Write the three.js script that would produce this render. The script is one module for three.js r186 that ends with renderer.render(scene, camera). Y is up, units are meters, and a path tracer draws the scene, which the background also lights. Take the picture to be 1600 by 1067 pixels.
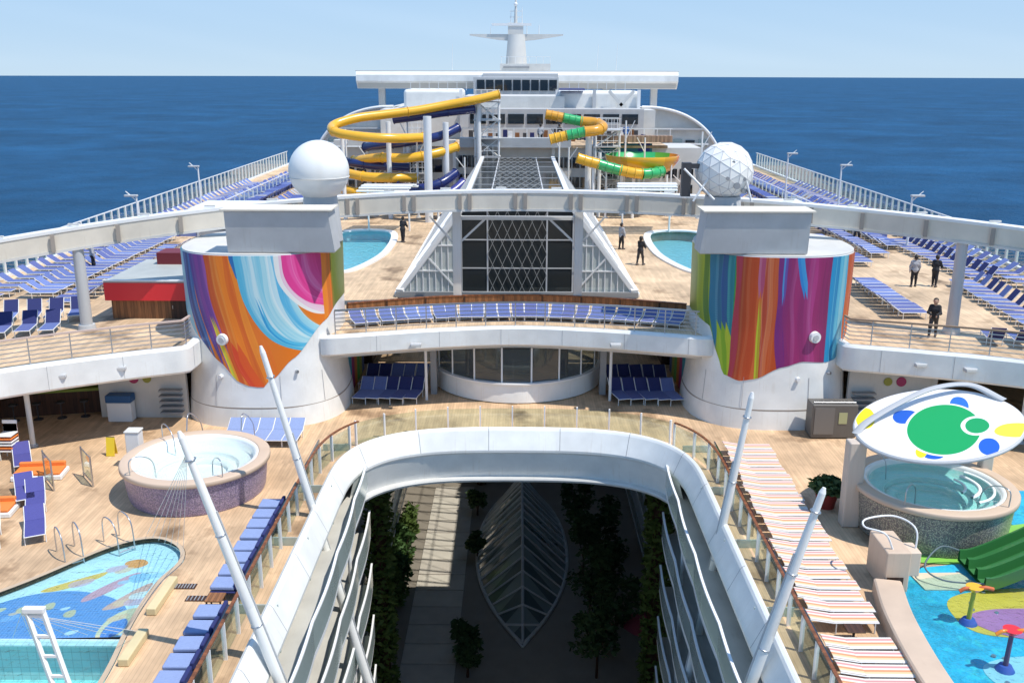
import * as THREE from 'three';
import { mergeGeometries } from 'three/addons/utils/BufferGeometryUtils.js';
import { MarchingCubes } from 'three/addons/objects/MarchingCubes.js';
import { RoundedBoxGeometry } from 'three/addons/geometries/RoundedBoxGeometry.js';

// ---------------------------------------------------------------- camera, sky, sun, exposure
const scene = new THREE.Scene();
const camera = new THREE.PerspectiveCamera(39.15, 1600 / 1067, 0.3, 60000);
camera.position.set(0, 15.2, 0);
camera.rotation.order = 'YXZ';
camera.rotation.set(-15.6 * Math.PI / 180, 0.30 * Math.PI / 180, 0.0025);
const SUN = new THREE.Vector3(0.46, 1.0, 0.22).normalize();
{
  const W = 2048, Hh = 1024, d = new Float32Array(W * Hh * 4);
  const mix = (a, b, t) => a + (b - a) * t, st = (a, b, x) => { const t = Math.min(1, Math.max(0, (x - a) / (b - a))); return t * t * (3 - 2 * t); };
  for (let j = 0; j < Hh; j++) for (let i = 0; i < W; i++) {
    const el = ((j + 0.5) / Hh - 0.5) * 180, s = Math.max(0, el);
    const t1 = 1 - Math.exp(-s / 5.0), t2 = 1 - Math.exp(-s / 30);
    let c = [mix(0.435, 0.335, t1), mix(0.565, 0.53, t1), mix(0.68, 0.745, t1)];
    c = [mix(c[0], 0.11, t2), mix(c[1], 0.26, t2), mix(c[2], 0.57, t2)].map(v => v * 1.14);
    if (el > 0 && el < 9) { const az = i / W * Math.PI * 2, n = 0.5 + 0.22 * Math.sin(az * 7 + el * 1.3) + 0.16 * Math.sin(az * 17 + 1.7 + el * 2.1) + 0.12 * Math.sin(az * 41 + el * 3.7 + 0.6), b = st(0.1, 0.7, el) * (1 - st(1.2, 7, el)) * Math.max(0, n - 0.35) * 0.05; c = [c[0] + b, c[1] + b * 0.85, c[2] + b * 0.7]; }
    const k = (j * W + i) * 4; d[k] = c[0]; d[k + 1] = c[1]; d[k + 2] = c[2]; d[k + 3] = 1;
  }
  const t = new THREE.DataTexture(d, W, Hh, THREE.RGBAFormat, THREE.FloatType);
  t.mapping = THREE.EquirectangularReflectionMapping; t.magFilter = t.minFilter = THREE.LinearFilter; t.wrapS = THREE.RepeatWrapping; t.needsUpdate = true;
  scene.background = t; scene.environment = t;
}
const sun = new THREE.DirectionalLight(new THREE.Color(1, 0.945, 0.86), 4.1);
sun.position.copy(SUN).multiplyScalar(160).add(new THREE.Vector3(0, 0, -55)); sun.target.position.set(0, 0, -55);
sun.castShadow = true; sun.shadow.mapSize.set(4096, 4096);
Object.assign(sun.shadow.camera, { left: -90, right: 90, top: 90, bottom: -90, near: 1, far: 400 });
scene.add(sun, sun.target);
const renderer = new THREE.WebGLRenderer({ antialias: true });
renderer.toneMapping = THREE.LinearToneMapping; renderer.toneMappingExposure = 1.17;
renderer.shadowMap.enabled = true;

// ---------------------------------------------------------------- helpers
let seed = 7; const rnd = () => { seed = (seed * 1664525 + 1013904223) >>> 0; return seed / 4294967296; };
const ORD = ['first', 'second', 'third', 'fourth', 'fifth', 'sixth', 'seventh', 'eighth', 'ninth', 'tenth', 'eleventh', 'twelfth', 'thirteenth', 'fourteenth', 'fifteenth', 'sixteenth', 'seventeenth', 'eighteenth', 'nineteenth'], TENS = ['', '', 'twenty', 'thirty', 'forty'], TENTH = ['', '', 'twentieth', 'thirtieth', 'fortieth'];
const ord = i => i < 19 ? ORD[i] : (i + 1) % 10 ? TENS[Math.floor((i + 1) / 10)] + '-' + ORD[(i + 1) % 10 - 1] : TENTH[(i + 1) / 10];
const V = (x, y, z) => new THREE.Vector3(x, y, z);
const used = {};
function numbered(n) { const k = used[n] = (used[n] ?? -1) + 1; return k ? `${n}_${String(k).padStart(3, '0')}` : n; }
function wuv(g, s = 1) {            // uv in metres (divided by s), by the way each face points
  const p = g.attributes.position, n = g.attributes.normal, a = new Float32Array(p.count * 2);
  for (let i = 0; i < p.count; i++) {
    const nx = Math.abs(n.getX(i)), ny = Math.abs(n.getY(i)), nz = Math.abs(n.getZ(i));
    const x = p.getX(i), y = p.getY(i), z = p.getZ(i);
    const [u, v] = ny >= nx && ny >= nz ? [x, z] : nx >= nz ? [z, y] : [x, y];
    a[2 * i] = u / s; a[2 * i + 1] = v / s;
  }
  g.setAttribute('uv', new THREE.BufferAttribute(a, 2)); return g;
}
function merge(list) {
  list = list.flat(9).map(g => { const q = g.index ? g.toNonIndexed() : g; for (const k of Object.keys(q.attributes)) if (!['position', 'normal', 'uv'].includes(k)) q.deleteAttribute(k); if (!q.attributes.normal) q.computeVertexNormals(); if (!q.attributes.uv) wuv(q); return q; });
  return list.length === 1 ? list[0] : mergeGeometries(list);
}
function obj(name, geo, m, parent = scene, uv = 0) {
  const g = Array.isArray(geo) ? merge(geo) : geo;
  if (uv) wuv(g, uv);
  const o = new THREE.Mesh(g, m); o.castShadow = o.receiveShadow = true;
  o.name = parent === scene ? numbered(name) : name; parent.add(o); return o;
}
function tag(o, label, category, group) { o.userData.label = label; o.userData.category = category; if (group) o.userData.group = group; return o; }
function thing(name, label, category, pos = [0, 0, 0], turn = 0, group) {
  const o = new THREE.Group(); o.name = numbered(name); o.position.set(...pos); o.rotation.y = turn; scene.add(o); return tag(o, label, category, group);
}
function struct(name, geo, m, label, uv = 0) { const o = obj(name, geo, m, scene, uv); o.userData.kind = 'structure'; if (label) o.userData.label = label; return o; }
function dup(src, pos, turn, label, group) {
  const r = src.clone(); r.name = numbered(src.name.replace(/_\d{3}$/, '')); r.userData = { ...src.userData }; scene.add(r);
  r.position.set(...pos); r.rotation.y = turn; if (label) r.userData.label = label; if (group) r.userData.group = group; return r;
}
function loose(name, geo, m, label, category, group, root) { const o = obj(name, geo, m, scene); if (root) { o.position.copy(root.position); o.rotation.copy(root.rotation); } return tag(o, label, category, group); }
function bx(w, h, d, x = 0, y = 0, z = 0, ry = 0, rx = 0, rz = 0) { const g = new THREE.BoxGeometry(w, h, d); if (rx) g.rotateX(rx); if (rz) g.rotateZ(rz); if (ry) g.rotateY(ry); g.translate(x, y, z); return g; }
function rb(w, h, d, r, x = 0, y = 0, z = 0, ry = 0, rx = 0) { const g = new RoundedBoxGeometry(w, h, d, 2, r); if (rx) g.rotateX(rx); if (ry) g.rotateY(ry); g.translate(x, y, z); return g; }
function bar(a, b, r1, r2 = r1, seg = 8) {
  a = V(...a); b = V(...b); const d = b.clone().sub(a), L = d.length();
  const g = new THREE.CylinderGeometry(r2, r1, L, seg); g.translate(0, L / 2, 0);
  g.applyQuaternion(new THREE.Quaternion().setFromUnitVectors(V(0, 1, 0), d.normalize())); g.translate(a.x, a.y, a.z); return g;
}
function beamBox(a, b, w, h) {        // rectangular bar from a to b
  const A = V(...a), B = V(...b), L = A.distanceTo(B), o = new THREE.Object3D(); o.position.copy(A); o.lookAt(B);
  const g = new THREE.BoxGeometry(w, h, L); g.translate(0, 0, L / 2); o.updateMatrix(); g.applyMatrix4(o.matrix); return g;
}
function pipe(pts, r, n = 40, seg = 8, closed = false, tension = 0.5) { return new THREE.TubeGeometry(new THREE.CatmullRomCurve3(pts.map(p => V(...p)), closed, 'catmullrom', tension), n, r, seg, closed); }
function plan(pts) { const s = new THREE.Shape(); pts.forEach(([x, z], i) => i ? s.lineTo(x, -z) : s.moveTo(x, -z)); s.closePath(); return s; }
function slab(pts, y0, y1, holes = [], bevel = 0) {   // plan polygon (x,z) from y0 to y1
  const s = plan(pts); for (const h of holes) s.holes.push(plan(h));
  const g = new THREE.ExtrudeGeometry(s, { depth: y1 - y0 - 2 * bevel, bevelEnabled: bevel > 0, bevelSize: bevel, bevelOffset: -bevel, bevelThickness: bevel, bevelSegments: 2, steps: 1, curveSegments: 24 });
  g.rotateX(-Math.PI / 2); g.translate(0, y0 + bevel, 0); return g;
}
function smooth(pts, n, closed = false) { return new THREE.CatmullRomCurve3(pts.map(p => V(p[0], 0, p[1])), closed, 'catmullrom', 0.5).getPoints(n).map(p => [p.x, p.z]); }
// sweep a profile [[out, y], ...] along a plan path [[x, z], ...]; out is to the right of travel
function sweep(path, prof, closedProf = true, yOf = null) {
  if (closedProf && prof.reduce((s, [a, b], i) => { const [c, d] = prof[(i + 1) % prof.length]; return s + a * d - c * b; }, 0) < 0) prof = [...prof].reverse();
  const P = [], U = [], I = [], n = path.length, m = prof.length + (closedProf ? 1 : 0);
  const q = closedProf ? [...prof, prof[0]] : prof; let run = 0;
  for (let i = 0; i < n; i++) {
    const a = path[Math.max(0, i - 1)], b = path[Math.min(n - 1, i + 1)]; const dx = b[0] - a[0], dz = b[1] - a[1], L = Math.hypot(dx, dz) || 1;
    const nx = -dz / L, nz = dx / L; if (i) run += Math.hypot(path[i][0] - path[i - 1][0], path[i][1] - path[i - 1][1]);
    const y0 = yOf ? yOf(path[i][0], path[i][1], i / (n - 1)) : 0; let vv = 0;
    q.forEach(([o, y], j) => { if (j) vv += Math.hypot(o - q[j - 1][0], y - q[j - 1][1]); P.push(path[i][0] + nx * o, y + y0, path[i][1] + nz * o); U.push(run, vv); });
  }
  for (let i = 0; i < n - 1; i++) for (let j = 0; j < m - 1; j++) { const a = i * m + j, b = a + m; I.push(a, b, a + 1, b, b + 1, a + 1); }
  const g0 = new THREE.BufferGeometry(); g0.setAttribute('position', new THREE.Float32BufferAttribute(P, 3)); g0.setAttribute('uv', new THREE.Float32BufferAttribute(U, 2)); g0.setIndex(I);
  const g = g0.toNonIndexed();
  // split normals across the profile, smooth along the path
  const pos = g.attributes.position, N = new Float32Array(pos.count * 3), acc = new Map();
  const fn = []; for (let t = 0; t < pos.count; t += 3) { const A = V().fromBufferAttribute(pos, t), B = V().fromBufferAttribute(pos, t + 1), C = V().fromBufferAttribute(pos, t + 2); fn.push(B.sub(A).cross(C.sub(A))); }
  const key = (i, j) => i * 100 + j; let t = 0;
  const faces = [];
  for (let i = 0; i < n - 1; i++) for (let j = 0; j < m - 1; j++) { for (const f of [0, 1]) { const F = fn[t]; for (const ii of [i, i + 1]) { const k = key(ii, j); if (!acc.has(k)) acc.set(k, V(0, 0, 0)); acc.get(k).add(F); } faces.push([i, j, f]); t++; } }
  faces.forEach(([i, j, f], t) => { const rows = f === 0 ? [i, i + 1, i] : [i + 1, i + 1, i]; rows.forEach((r, c) => { const v = acc.get(key(r, j)).clone().normalize(); N.set([v.x, v.y, v.z], (t * 3 + c) * 3); }); });
  g.setAttribute('normal', new THREE.BufferAttribute(N, 3)); return g;
}
function along(path, step) {          // evenly spaced points on a plan path with tangent angle
  const out = []; let need = 0; for (let i = 1; i < path.length; i++) { const [ax, az] = path[i - 1], [b, c] = path[i], L = Math.hypot(b - ax, c - az); let s = need; while (s <= L) { out.push([ax + (b - ax) * s / L, az + (c - az) * s / L, Math.atan2(-(c - az), b - ax)]); s += step; } need = s - L; } return out;
}
const arc = (cx, cz, r, a0, a1, n, rz = r) => Array.from({ length: n + 1 }, (_, i) => { const a = a0 + (a1 - a0) * i / n; return [cx + r * Math.cos(a), cz + rz * Math.sin(a)]; });

// ---------------------------------------------------------------- textures
function vnoise(n, s) { const t = new Float32Array(n * n); let q = s >>> 0; for (let i = 0; i < t.length; i++) { q = (q * 1664525 + 1013904223) >>> 0; t[i] = q / 4294967296; } return (x, y) => { const xi = Math.floor(x), yi = Math.floor(y), f = x - xi, g = y - yi, w = f * f * (3 - 2 * f), h = g * g * (3 - 2 * g), m = (a, b) => t[((b % n + n) % n) * n + (a % n + n) % n]; return (m(xi, yi) * (1 - w) + m(xi + 1, yi) * w) * (1 - h) + (m(xi, yi + 1) * (1 - w) + m(xi + 1, yi + 1) * w) * h; }; }
const vn = [8, 16, 32, 64, 128].map((n, i) => [n, vnoise(n, 91 + i * 17)]);
const fbm = (u, v, k0 = 0) => { let s = 0, a = 0.5, t = 0; for (let i = k0; i < 5; i++) { s += a * vn[i][1](u * vn[i][0], v * vn[i][0]); t += a; a *= 0.55; } return s / t; };
function tex(n, fn, srgb = true, rep = 1) {
  const d = new Uint8Array(n * n * 4);
  for (let j = 0; j < n; j++) for (let i = 0; i < n; i++) { const c = fn(i / n, j / n, i, j), k = (j * n + i) * 4; for (let q = 0; q < 3; q++) d[k + q] = Math.max(0, Math.min(255, (c.length ? c[q] : c) * 255)); d[k + 3] = 255; }
  const t = new THREE.DataTexture(d, n, n); t.wrapS = t.wrapT = THREE.RepeatWrapping; t.magFilter = THREE.LinearFilter; t.minFilter = THREE.LinearMipmapLinearFilter; t.generateMipmaps = true; if (srgb) t.colorSpace = THREE.SRGBColorSpace; t.repeat.set(rep, rep); t.anisotropy = 8; t.needsUpdate = true; return t;
}
const plank = tex(2048, (u, v) => {           // 12 m of narrow deck planks running fore and aft, with worn patches and traffic stains
  const k = Math.floor(u * 96), f = u * 96 - k; const tone = 0.90 + 0.10 * vn[4][1](k * 7.3, Math.floor((v + k * 0.37) * 5) * 5.1);
  const seam = f < 0.08 ? 0.87 : 1, w = 0.78 + 0.34 * fbm(u, v), g = 0.96 + 0.08 * vn[4][1](u * 128, v * 21), st = Math.max(0, fbm(v + 0.37, u + 0.11, 0) - 0.60) * 1.6;
  const q = tone * seam * w * g * (1 - st); return [q, q * (0.99 - st * 0.1), q * (0.97 - st * 0.2)];
}, true, 1 / 12);
const mottle = tex(512, (u, v) => { const q = 0.91 + 0.11 * fbm(u, v), d = Math.max(0, vn[4][1](u * 128, v * 3) * 0.6 + fbm(v, u, 1) * 0.5 - 0.74) * 0.22; return [q - d * 0.6, q - d * 0.8, q * 0.99 - d]; }, true, 1 / 6);
const roughT = tex(256, (u, v) => { const q = 0.55 + 0.4 * fbm(u, v, 1); return [q, q, q]; }, false, 1 / 3);
const panelB = tex(256, (u, v) => { const q = 0.5 + 0.5 * fbm(u, v, 0); return [q, q, q]; }, false, 1 / 4);
const woodT = tex(512, (u, v) => { const k = Math.floor(u * 12), f = u * 12 - k; const q = (0.74 + 0.25 * vn[3][1](k * 3.1, 2)) * (0.85 + 0.25 * vn[4][1](u * 128, v * 6)) * (f < 0.05 ? 0.5 : 1); return [q, q * 0.95, q * 0.9]; }, true, 1 / 2);
const weave = tex(128, (u, v) => { const a = Math.sin(u * Math.PI * 32), b = Math.sin(v * Math.PI * 32); const q = 0.86 + 0.09 * a * b + 0.08 * fbm(u, v); return [q, q, q]; }, true, 1 / 0.5);
const mosaicT = (a, b, c) => tex(512, (u, v, i, j) => { const n = 40, k = Math.floor(u * n), l = Math.floor(v * n), f = u * n - k, g = v * n - l; if (f < 0.14 || g < 0.14) return [0.62, 0.6, 0.6]; const r = vn[3][1](k * 5.7 + 0.5, l * 3.9 + 0.5), s = vn[3][1](k * 2.3 + 9, l * 8.1 + 4); const p = r < 0.4 ? a : r < 0.62 ? b : c; return p.map(x => x * (0.75 + 0.5 * s)); }, true, 1 / 1.3);
const mosaicPurple = mosaicT([0.50, 0.43, 0.58], [0.62, 0.55, 0.66], [0.40, 0.36, 0.50]), mosaicDark = mosaicT([0.40, 0.42, 0.37], [0.62, 0.60, 0.52], [0.30, 0.27, 0.30]);
const tileT = tex(256, (u, v) => { const n = 16, f = (u * n) % 1, g = (v * n) % 1; const q = (f < 0.06 || g < 0.06) ? 0.82 : 0.95 + 0.05 * vn[3][1](Math.floor(u * n) * 3.3, Math.floor(v * n) * 2.1); return [q, q, q]; }, true, 1 / 4);
const waveB = tex(1024, (u, v) => { const x = u + 0.02 * fbm(v, u), y = v + 0.02 * fbm(u, v); const a = fbm(x, y * 0.5 * 2, 0), r = 1 - Math.abs(2 * fbm(x * 2 % 1, y * 2 % 1, 1) - 1), q = 0.45 * a + 0.55 * r; return [q, q, q]; }, false, 1 / 60);
const seaC = tex(1024, (u, v) => { const q = 0.72 + 0.32 * fbm(u, v, 0) + 0.16 * (fbm(v, u, 2) - 0.5); return [q * 0.93, q * 0.985, q]; }, true, 1 / 430);
const rippleB = tex(256, (u, v) => { const q = 1 - Math.abs(2 * fbm(u, v, 0) - 1); return [q, q, q]; }, false, 1 / 2.2);

// ---------------------------------------------------------------- materials
const C = (r, g, b) => new THREE.Color().setRGB(r, g, b);
const M = (r, g, b, o = {}) => new THREE.MeshStandardMaterial({ color: C(r, g, b), roughness: 0.55, ...o });
const P = (r, g, b, o = {}) => new THREE.MeshPhysicalMaterial({ color: C(r, g, b), roughness: 0.4, ...o });
const white = M(0.84, 0.84, 0.83, { map: mottle, roughnessMap: roughT, roughness: 0.7 });
const whiteGloss = P(0.86, 0.86, 0.85, { map: mottle, roughness: 0.35, clearcoat: 0.4, clearcoatRoughness: 0.25 });
const whitePlain = M(0.78, 0.78, 0.77, { roughness: 0.45 });
const offwhite = M(0.66, 0.65, 0.63, { map: mottle });
const greyPaint = M(0.50, 0.51, 0.53, { map: mottle });
const midGrey = M(0.30, 0.31, 0.33, { map: mottle });
const beige = M(0.74, 0.68, 0.59, { map: mottle, roughness: 0.8 });
const ribMat = M(0.33, 0.29, 0.25, { roughness: 0.7 });
const deckMat = M(0.74, 0.515, 0.325, { map: plank, roughness: 0.75 });
const deckUp = M(0.76, 0.56, 0.37, { map: plank, roughness: 0.75 });
const steel = M(0.55, 0.56, 0.58, { metalness: 0.9, roughness: 0.28 });
const darkMetal = M(0.05, 0.05, 0.055, { roughness: 0.5 });
const railWood = M(0.30, 0.115, 0.045, { map: woodT, roughness: 0.45 });
const wood = M(0.36, 0.17, 0.07, { map: woodT, roughness: 0.6 });
const darkWood = M(0.09, 0.04, 0.022, { map: woodT, roughness: 0.6 });
const pane = P(0.86, 0.93, 0.90, { transmission: 1, thickness: 0, roughness: 0.03, ior: 1.5 });
const paneGreen = P(0.60, 0.68, 0.65, { transmission: 0.5, thickness: 0, roughness: 0.12, ior: 1.5 });
const darkGlass = P(0.012, 0.016, 0.020, { roughness: 0.06, ior: 1.5, clearcoat: 1, clearcoatRoughness: 0.04 });
const skyGlass = P(0.07, 0.08, 0.082, { transmission: 0.6, thickness: 0, roughness: 0.1, ior: 1.5, specularIntensity: 0.45 });
const sideGlass = P(0.92, 0.95, 0.94, { transmission: 0.88, thickness: 0, roughness: 0.05 });
const gableGlass = P(0.62, 0.67, 0.65, { transmission: 0.25, thickness: 0, roughness: 0.1 });
const blueSling = M(0.14, 0.19, 0.45, { map: weave, roughness: 0.8 });
const navySling = M(0.025, 0.035, 0.16, { map: weave, roughness: 0.85 });
const paleSling = M(0.30, 0.39, 0.66, { map: weave, roughness: 0.8 });
const purpleSling = M(0.085, 0.085, 0.33, { map: weave, roughness: 0.8 });
const orange = M(0.78, 0.22, 0.045, { roughness: 0.6 });
const red = M(0.72, 0.025, 0.035, { roughness: 0.4 });
const maroon = M(0.16, 0.012, 0.02, { roughness: 0.5 });
const yellowG = P(0.83, 0.44, 0.02, { roughness: 0.25, clearcoat: 0.6 });
const navyG = P(0.012, 0.022, 0.13, { roughness: 0.25, clearcoat: 0.6 });
const greenG = P(0.04, 0.42, 0.13, { roughness: 0.25, clearcoat: 0.6 });
const orangeG = P(0.80, 0.24, 0.02, { roughness: 0.25, clearcoat: 0.6 });
const tubWhite = P(0.80, 0.82, 0.80, { roughness: 0.2, clearcoat: 0.5 });
const copingMat = M(0.62, 0.47, 0.36, { roughness: 0.6, map: mottle });
const poolFloor = M(0.32, 0.74, 0.74, { map: tileT, roughness: 0.5 });
const water = P(0.80, 0.95, 0.95, { transmission: 1, thickness: 0, roughness: 0.04, ior: 1.33, bumpMap: rippleB, bumpScale: 0.05 });

// ---------------------------------------------------------------- sea and hull
{
  const g = new THREE.CircleGeometry(20000, 256); g.rotateX(-Math.PI / 2); wuv(g);
  const o = struct('sea', g, P(0.019, 0.098, 0.215, { map: seaC, roughness: 0.5, ior: 1.33, specularIntensity: 0.22, bumpMap: waveB, bumpScale: 1.3 }), 'deep blue open sea reaching the horizon');
  o.position.y = -45;
}
const XL = -30, XR = 31;                     // ship's sides at the upper deck
const openL = [];                            // outer plan of the deck opening, from the port side round the forward end to starboard
{
  const hw = 7.25, z0 = -9, zc = -33.2, zf = -39.1;
  for (let i = 0; i <= 10; i++) openL.push([-hw, z0 + (zc - z0) * i / 10]);
  for (let i = 1; i < 48; i++) { const a = Math.PI * (1 - i / 48), e = 2 / 3.0; openL.push([hw * Math.sign(Math.cos(a)) * Math.abs(Math.cos(a)) ** e, zc + (zf - zc) * Math.abs(Math.sin(a)) ** e]); }
  for (let i = 0; i <= 10; i++) openL.push([hw, zc + (z0 - zc) * i / 10]);
}
const poolPlan = smooth([[-10.6, -17], [-10.65, -21.5], [-10.95, -24.2], [-11.0, -26.4], [-10.75, -27.9], [-11.2, -29.0], [-12.3, -29.6], [-13.6, -28.9], [-15.2, -26.7], [-17.2, -24.3], [-18.6, -21.5], [-18.8, -17]], 70);
struct('pool_deck', slab([[-27, -60], [-7.5, -60], [-7.5, -56.5], [7.5, -56.5], [7.5, -60], [27, -60], [27, 4], [-27, 4]], -0.3, 0, [openL, poolPlan]), deckMat, 'tan planked pool deck either side of the opening', 1);
// edge of the upper deck: concave towards the stern in the middle
const wingL = [...smooth([[-31, -26.5], [-26, -31.8], [-20.3, -36.2], [-16.5, -38.5], [-14.3, -39.55]], 40), [-14.25, -40.4], [-14.25, -41.6]];
const midE = [[-8.75, -41.9], ...smooth([[-8.6, -41.3], [-4, -42.6], [0, -43.2], [4, -42.65], [8.6, -41.4]], 40), [8.75, -42.0]];
const wingR = [[14.4, -41.8], [14.4, -40.9], ...smooth([[14.45, -40.25], [17.2, -39.4], [20.8, -38.0], [26.5, -34.8], [32, -31]], 40)];
const clipX = ([x, z]) => [Math.max(XL, Math.min(XR, x)), z];
const clipE = [...wingL, ...midE, ...wingR].map(clipX);
const skyHole = [[-6.3, -49.2], [6.3, -49.2], [6.3, -82], [-6.3, -82]];
const upPoolL = smooth([[-13.4, -70], [-9.4, -71], [-8.6, -63], [-9.6, -57], [-11, -55.6], [-13, -57]], 40, true), upPoolR = upPoolL.map(([x, z]) => [-x + 0.6, z]);
struct('upper_deck', slab([...clipE, [XR, -126], [XL, -126]], 3.02, 3.8, [skyHole, upPoolL, upPoolR]), deckUp, 'tan upper sun deck around the funnels', 1);
struct('hull', [bx(0.4, 48, 140, XL - 0.2, -20.3, -62), bx(0.4, 48, 140, XR + 0.2, -20.3, -62), bx(20.2, 1, 100, -20, -21, -60), bx(20.2, 1, 100, 20, -21, -60), bx(61, 48, 0.4, 0.5, -20.3, -132), bx(61, 44, 0.4, 0.5, -22.5, 8)], white, 'white ship sides below the decks');
// fascia of the upper deck
for (const [p, l] of [[wingL.map(clipX).slice(2), 'curved white edge of the upper deck left of the left funnel'], [midE, 'arched white edge of the balcony between the funnels'], [wingR.map(clipX).slice(0, -1), 'curved white edge of the upper deck right of the right funnel']]) struct('deck_fascia', [sweep(p, [[-0.10, p === midE ? 2.98 : 2.72], [0.16, p === midE ? 2.98 : 2.72], [0.24, p === midE ? 3.06 : 2.82], [0.24, 3.80], [0.16, 3.9], [-0.10, 3.9]])], whiteGloss, l).add(...along(p, 2.9).slice(1).map(([x, z, a]) => { const m = new THREE.Mesh(bx(0.016, p === midE ? 0.72 : 0.96, 0.01, x + Math.sin(a) * 0.242, p === midE ? 3.43 : 3.31, z + Math.cos(a) * 0.242, a), M(0.36, 0.36, 0.37)); m.name = 'joint'; m.castShadow = m.receiveShadow = true; return m; }));
struct('deck_ceiling', slab([...clipE.filter(([x]) => x > -27 && x < 27).map(([x, z]) => [x, z - 0.4]), [27, -56], [-27, -56]], 2.72, 2.9, [[[-6.3, -49.2], [6.3, -49.2], [6.3, -55.8], [-6.3, -55.8]]]), offwhite, 'pale ceiling under the upper deck');
struct('back_wall', [bx(19, 3, 0.3, -17.5, 1.4, -50), bx(19, 3, 0.3, 17.5, 1.4, -50), bx(0.3, 3, 9, -8, 1.4, -54.4), bx(0.3, 3, 9, 8, 1.4, -54.4)], M(0.10, 0.055, 0.035, { map: woodT }), 'dark panelled wall under the upper deck', 1);

// ---------------------------------------------------------------- rim of the opening and the park below
const rimProf = [[-0.03, -0.66], [-0.03, 0.28], [0.03, 0.42], [0.12, 0.48], [0.20, 0.44], [0.26, 0.36], [0.62, -0.40], [0.62, -0.50], [0.52, -0.66]];
const rim = thing('opening_rim', 'glossy white rounded rim curving round the deck opening', 'rim');
obj('rim_band', [sweep(openL.map(([x, z]) => [x, z]), rimProf)], whiteGloss, rim);
{
  const inner = []; for (let i = 12; i < openL.length - 12; i++) { const a = openL[i - 1], b = openL[i + 1], L = Math.hypot(b[0] - a[0], b[1] - a[1]); inner.push([openL[i][0] - (b[1] - a[1]) / L * 0.60, openL[i][1] + (b[0] - a[0]) / L * 0.60]); }
  const end = inner.filter(p => p[1] < -35.2);
  obj('end_wall', [sweep(end, [[0, -0.45], [-0.35, -1.75], [-0.9, -1.75], [-0.9, -0.45]])], white, rim);
  obj('lower_lip', [sweep(end, [[-0.10, -1.75], [-0.06, -1.82], [-0.10, -1.92], [-0.9, -1.92], [-0.9, -1.75]])], offwhite, rim);
}
const sealant = M(0.30, 0.30, 0.31, { roughness: 0.9 });
along(openL, 3.1).forEach(([x, z, a], i) => { if (!i) return; const k = openL.reduce((b, p, j) => Math.hypot(p[0] - x, p[1] - z) < Math.hypot(openL[b][0] - x, openL[b][1] - z) ? j : b, 1), A = openL[Math.max(0, k - 1)], B = openL[Math.min(openL.length - 1, k + 1)], L = Math.hypot(B[0] - A[0], B[1] - A[1]) || 1, tx = (B[0] - A[0]) / L * 0.012, tz = (B[1] - A[1]) / L * 0.012; obj('joint', [sweep([[x - tx, z - tz], [x + tx, z + tz]], [[0.12, 0.484], [0.203, 0.444], [0.264, 0.362], [0.624, -0.40], [0.60, -0.40], [0.25, 0.355], [0.19, 0.43], [0.12, 0.475]])], sealant, rim); });
// balconies along both sides of the opening
const floorM = M(0.50, 0.49, 0.46, { map: mottle, roughness: 0.8 });
function balconyBlock(side, label) {
  const t = thing('balcony_block', label, 'balconies');
  const X = 6.25 * side, back = 8.1 * side, zA = -12.2, zB = -37.4, nb = 6, bl = (zA - zB) / nb, storey = 2.5;
  obj('back_wall', [bx(0.2, 20, zA - zB, back + 0.1 * side, -10.6, (zA + zB) / 2)], white, t, 1);
  for (let k = 0; k < 7; k++) {
    const y = -1.3 - storey * k; const pts = [];
    for (let b = 0; b < nb; b++) for (let i = 0; i < 8; i++) { const f = i / 8; pts.push([X - side * 0.06 * Math.sin(Math.PI * f) - side * 0.3 * Math.sin(Math.PI * (b + f) / nb), zA - bl * (b + f)]); }
    pts.push([X, zB]);
    const pg = [...pts, [back, zB], [back, zA]];
    obj('balcony_slab', [slab(pg, y - 0.20, y)], whitePlain, t); obj('balcony_floor', [slab([...pts.map(([x, z]) => [x + side * 0.1, z]), [back, zB], [back, zA]], y + 0.004, y + 0.012)], floorM, t, 1);
    for (let b = 0; b < nb; b++) {
      const seg = pts.slice(b * 8, b * 8 + 9);
      obj('glass_panel', [sweep(seg, [[0.02, y + 0.02], [-0.01, y + 0.02], [-0.01, y + 1.0], [0.02, y + 1.0]])], paneGreen, t);
      obj('top_rail', [sweep(seg, [[0.04, y + 1.0], [-0.04, y + 1.0], [-0.04, y + 1.07], [0.04, y + 1.07]])], whitePlain, t);
      const z = zA - bl * b - bl / 2;
      obj('balcony_door', [bx(0.06, 2.05, bl * 0.62, back - side * 0.03, y + 1.06, z)], darkGlass, t);
      if ((b + k) % 2 && k < 4) loose('balcony_chair', [rb(0.5, 0.07, 0.5, 0.02, X + side * 0.9, y + 0.42, z), rb(0.07, 0.5, 0.5, 0.02, X + side * 1.15, y + 0.68, z), bx(0.4, 0.4, 0.05, X + side * 0.9, y + 0.2, z - 0.2), bx(0.4, 0.4, 0.05, X + side * 0.9, y + 0.2, z + 0.2)], (b + k) % 4 == 1 ? wood : whitePlain, `chair on the ${ord(b)} balcony from the stern, ${ord(k)} tier down, ${side < 0 ? 'port' : 'starboard'} side`, 'chair', 'balcony chairs');
    }
    for (let b = 0; b <= nb; b++) obj('divider', [bx(1.15, storey - 0.9, 0.05, X + side * 1.25, y + (storey - 0.9) / 2, zA - bl * b + (b === nb ? 0.05 : 0))], paneGreen, t);
  }
  for (let b = 1; b < nb; b += 2) obj('column', [bar([X + side * 0.14, -20, zA - bl * b], [X + side * 0.14, -1.4, zA - bl * b], 0.075, 0.075, 10)], whitePlain, t);
}
balconyBlock(-1, 'white stacked balconies with glass fronts on the sunlit port side of the opening');
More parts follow.
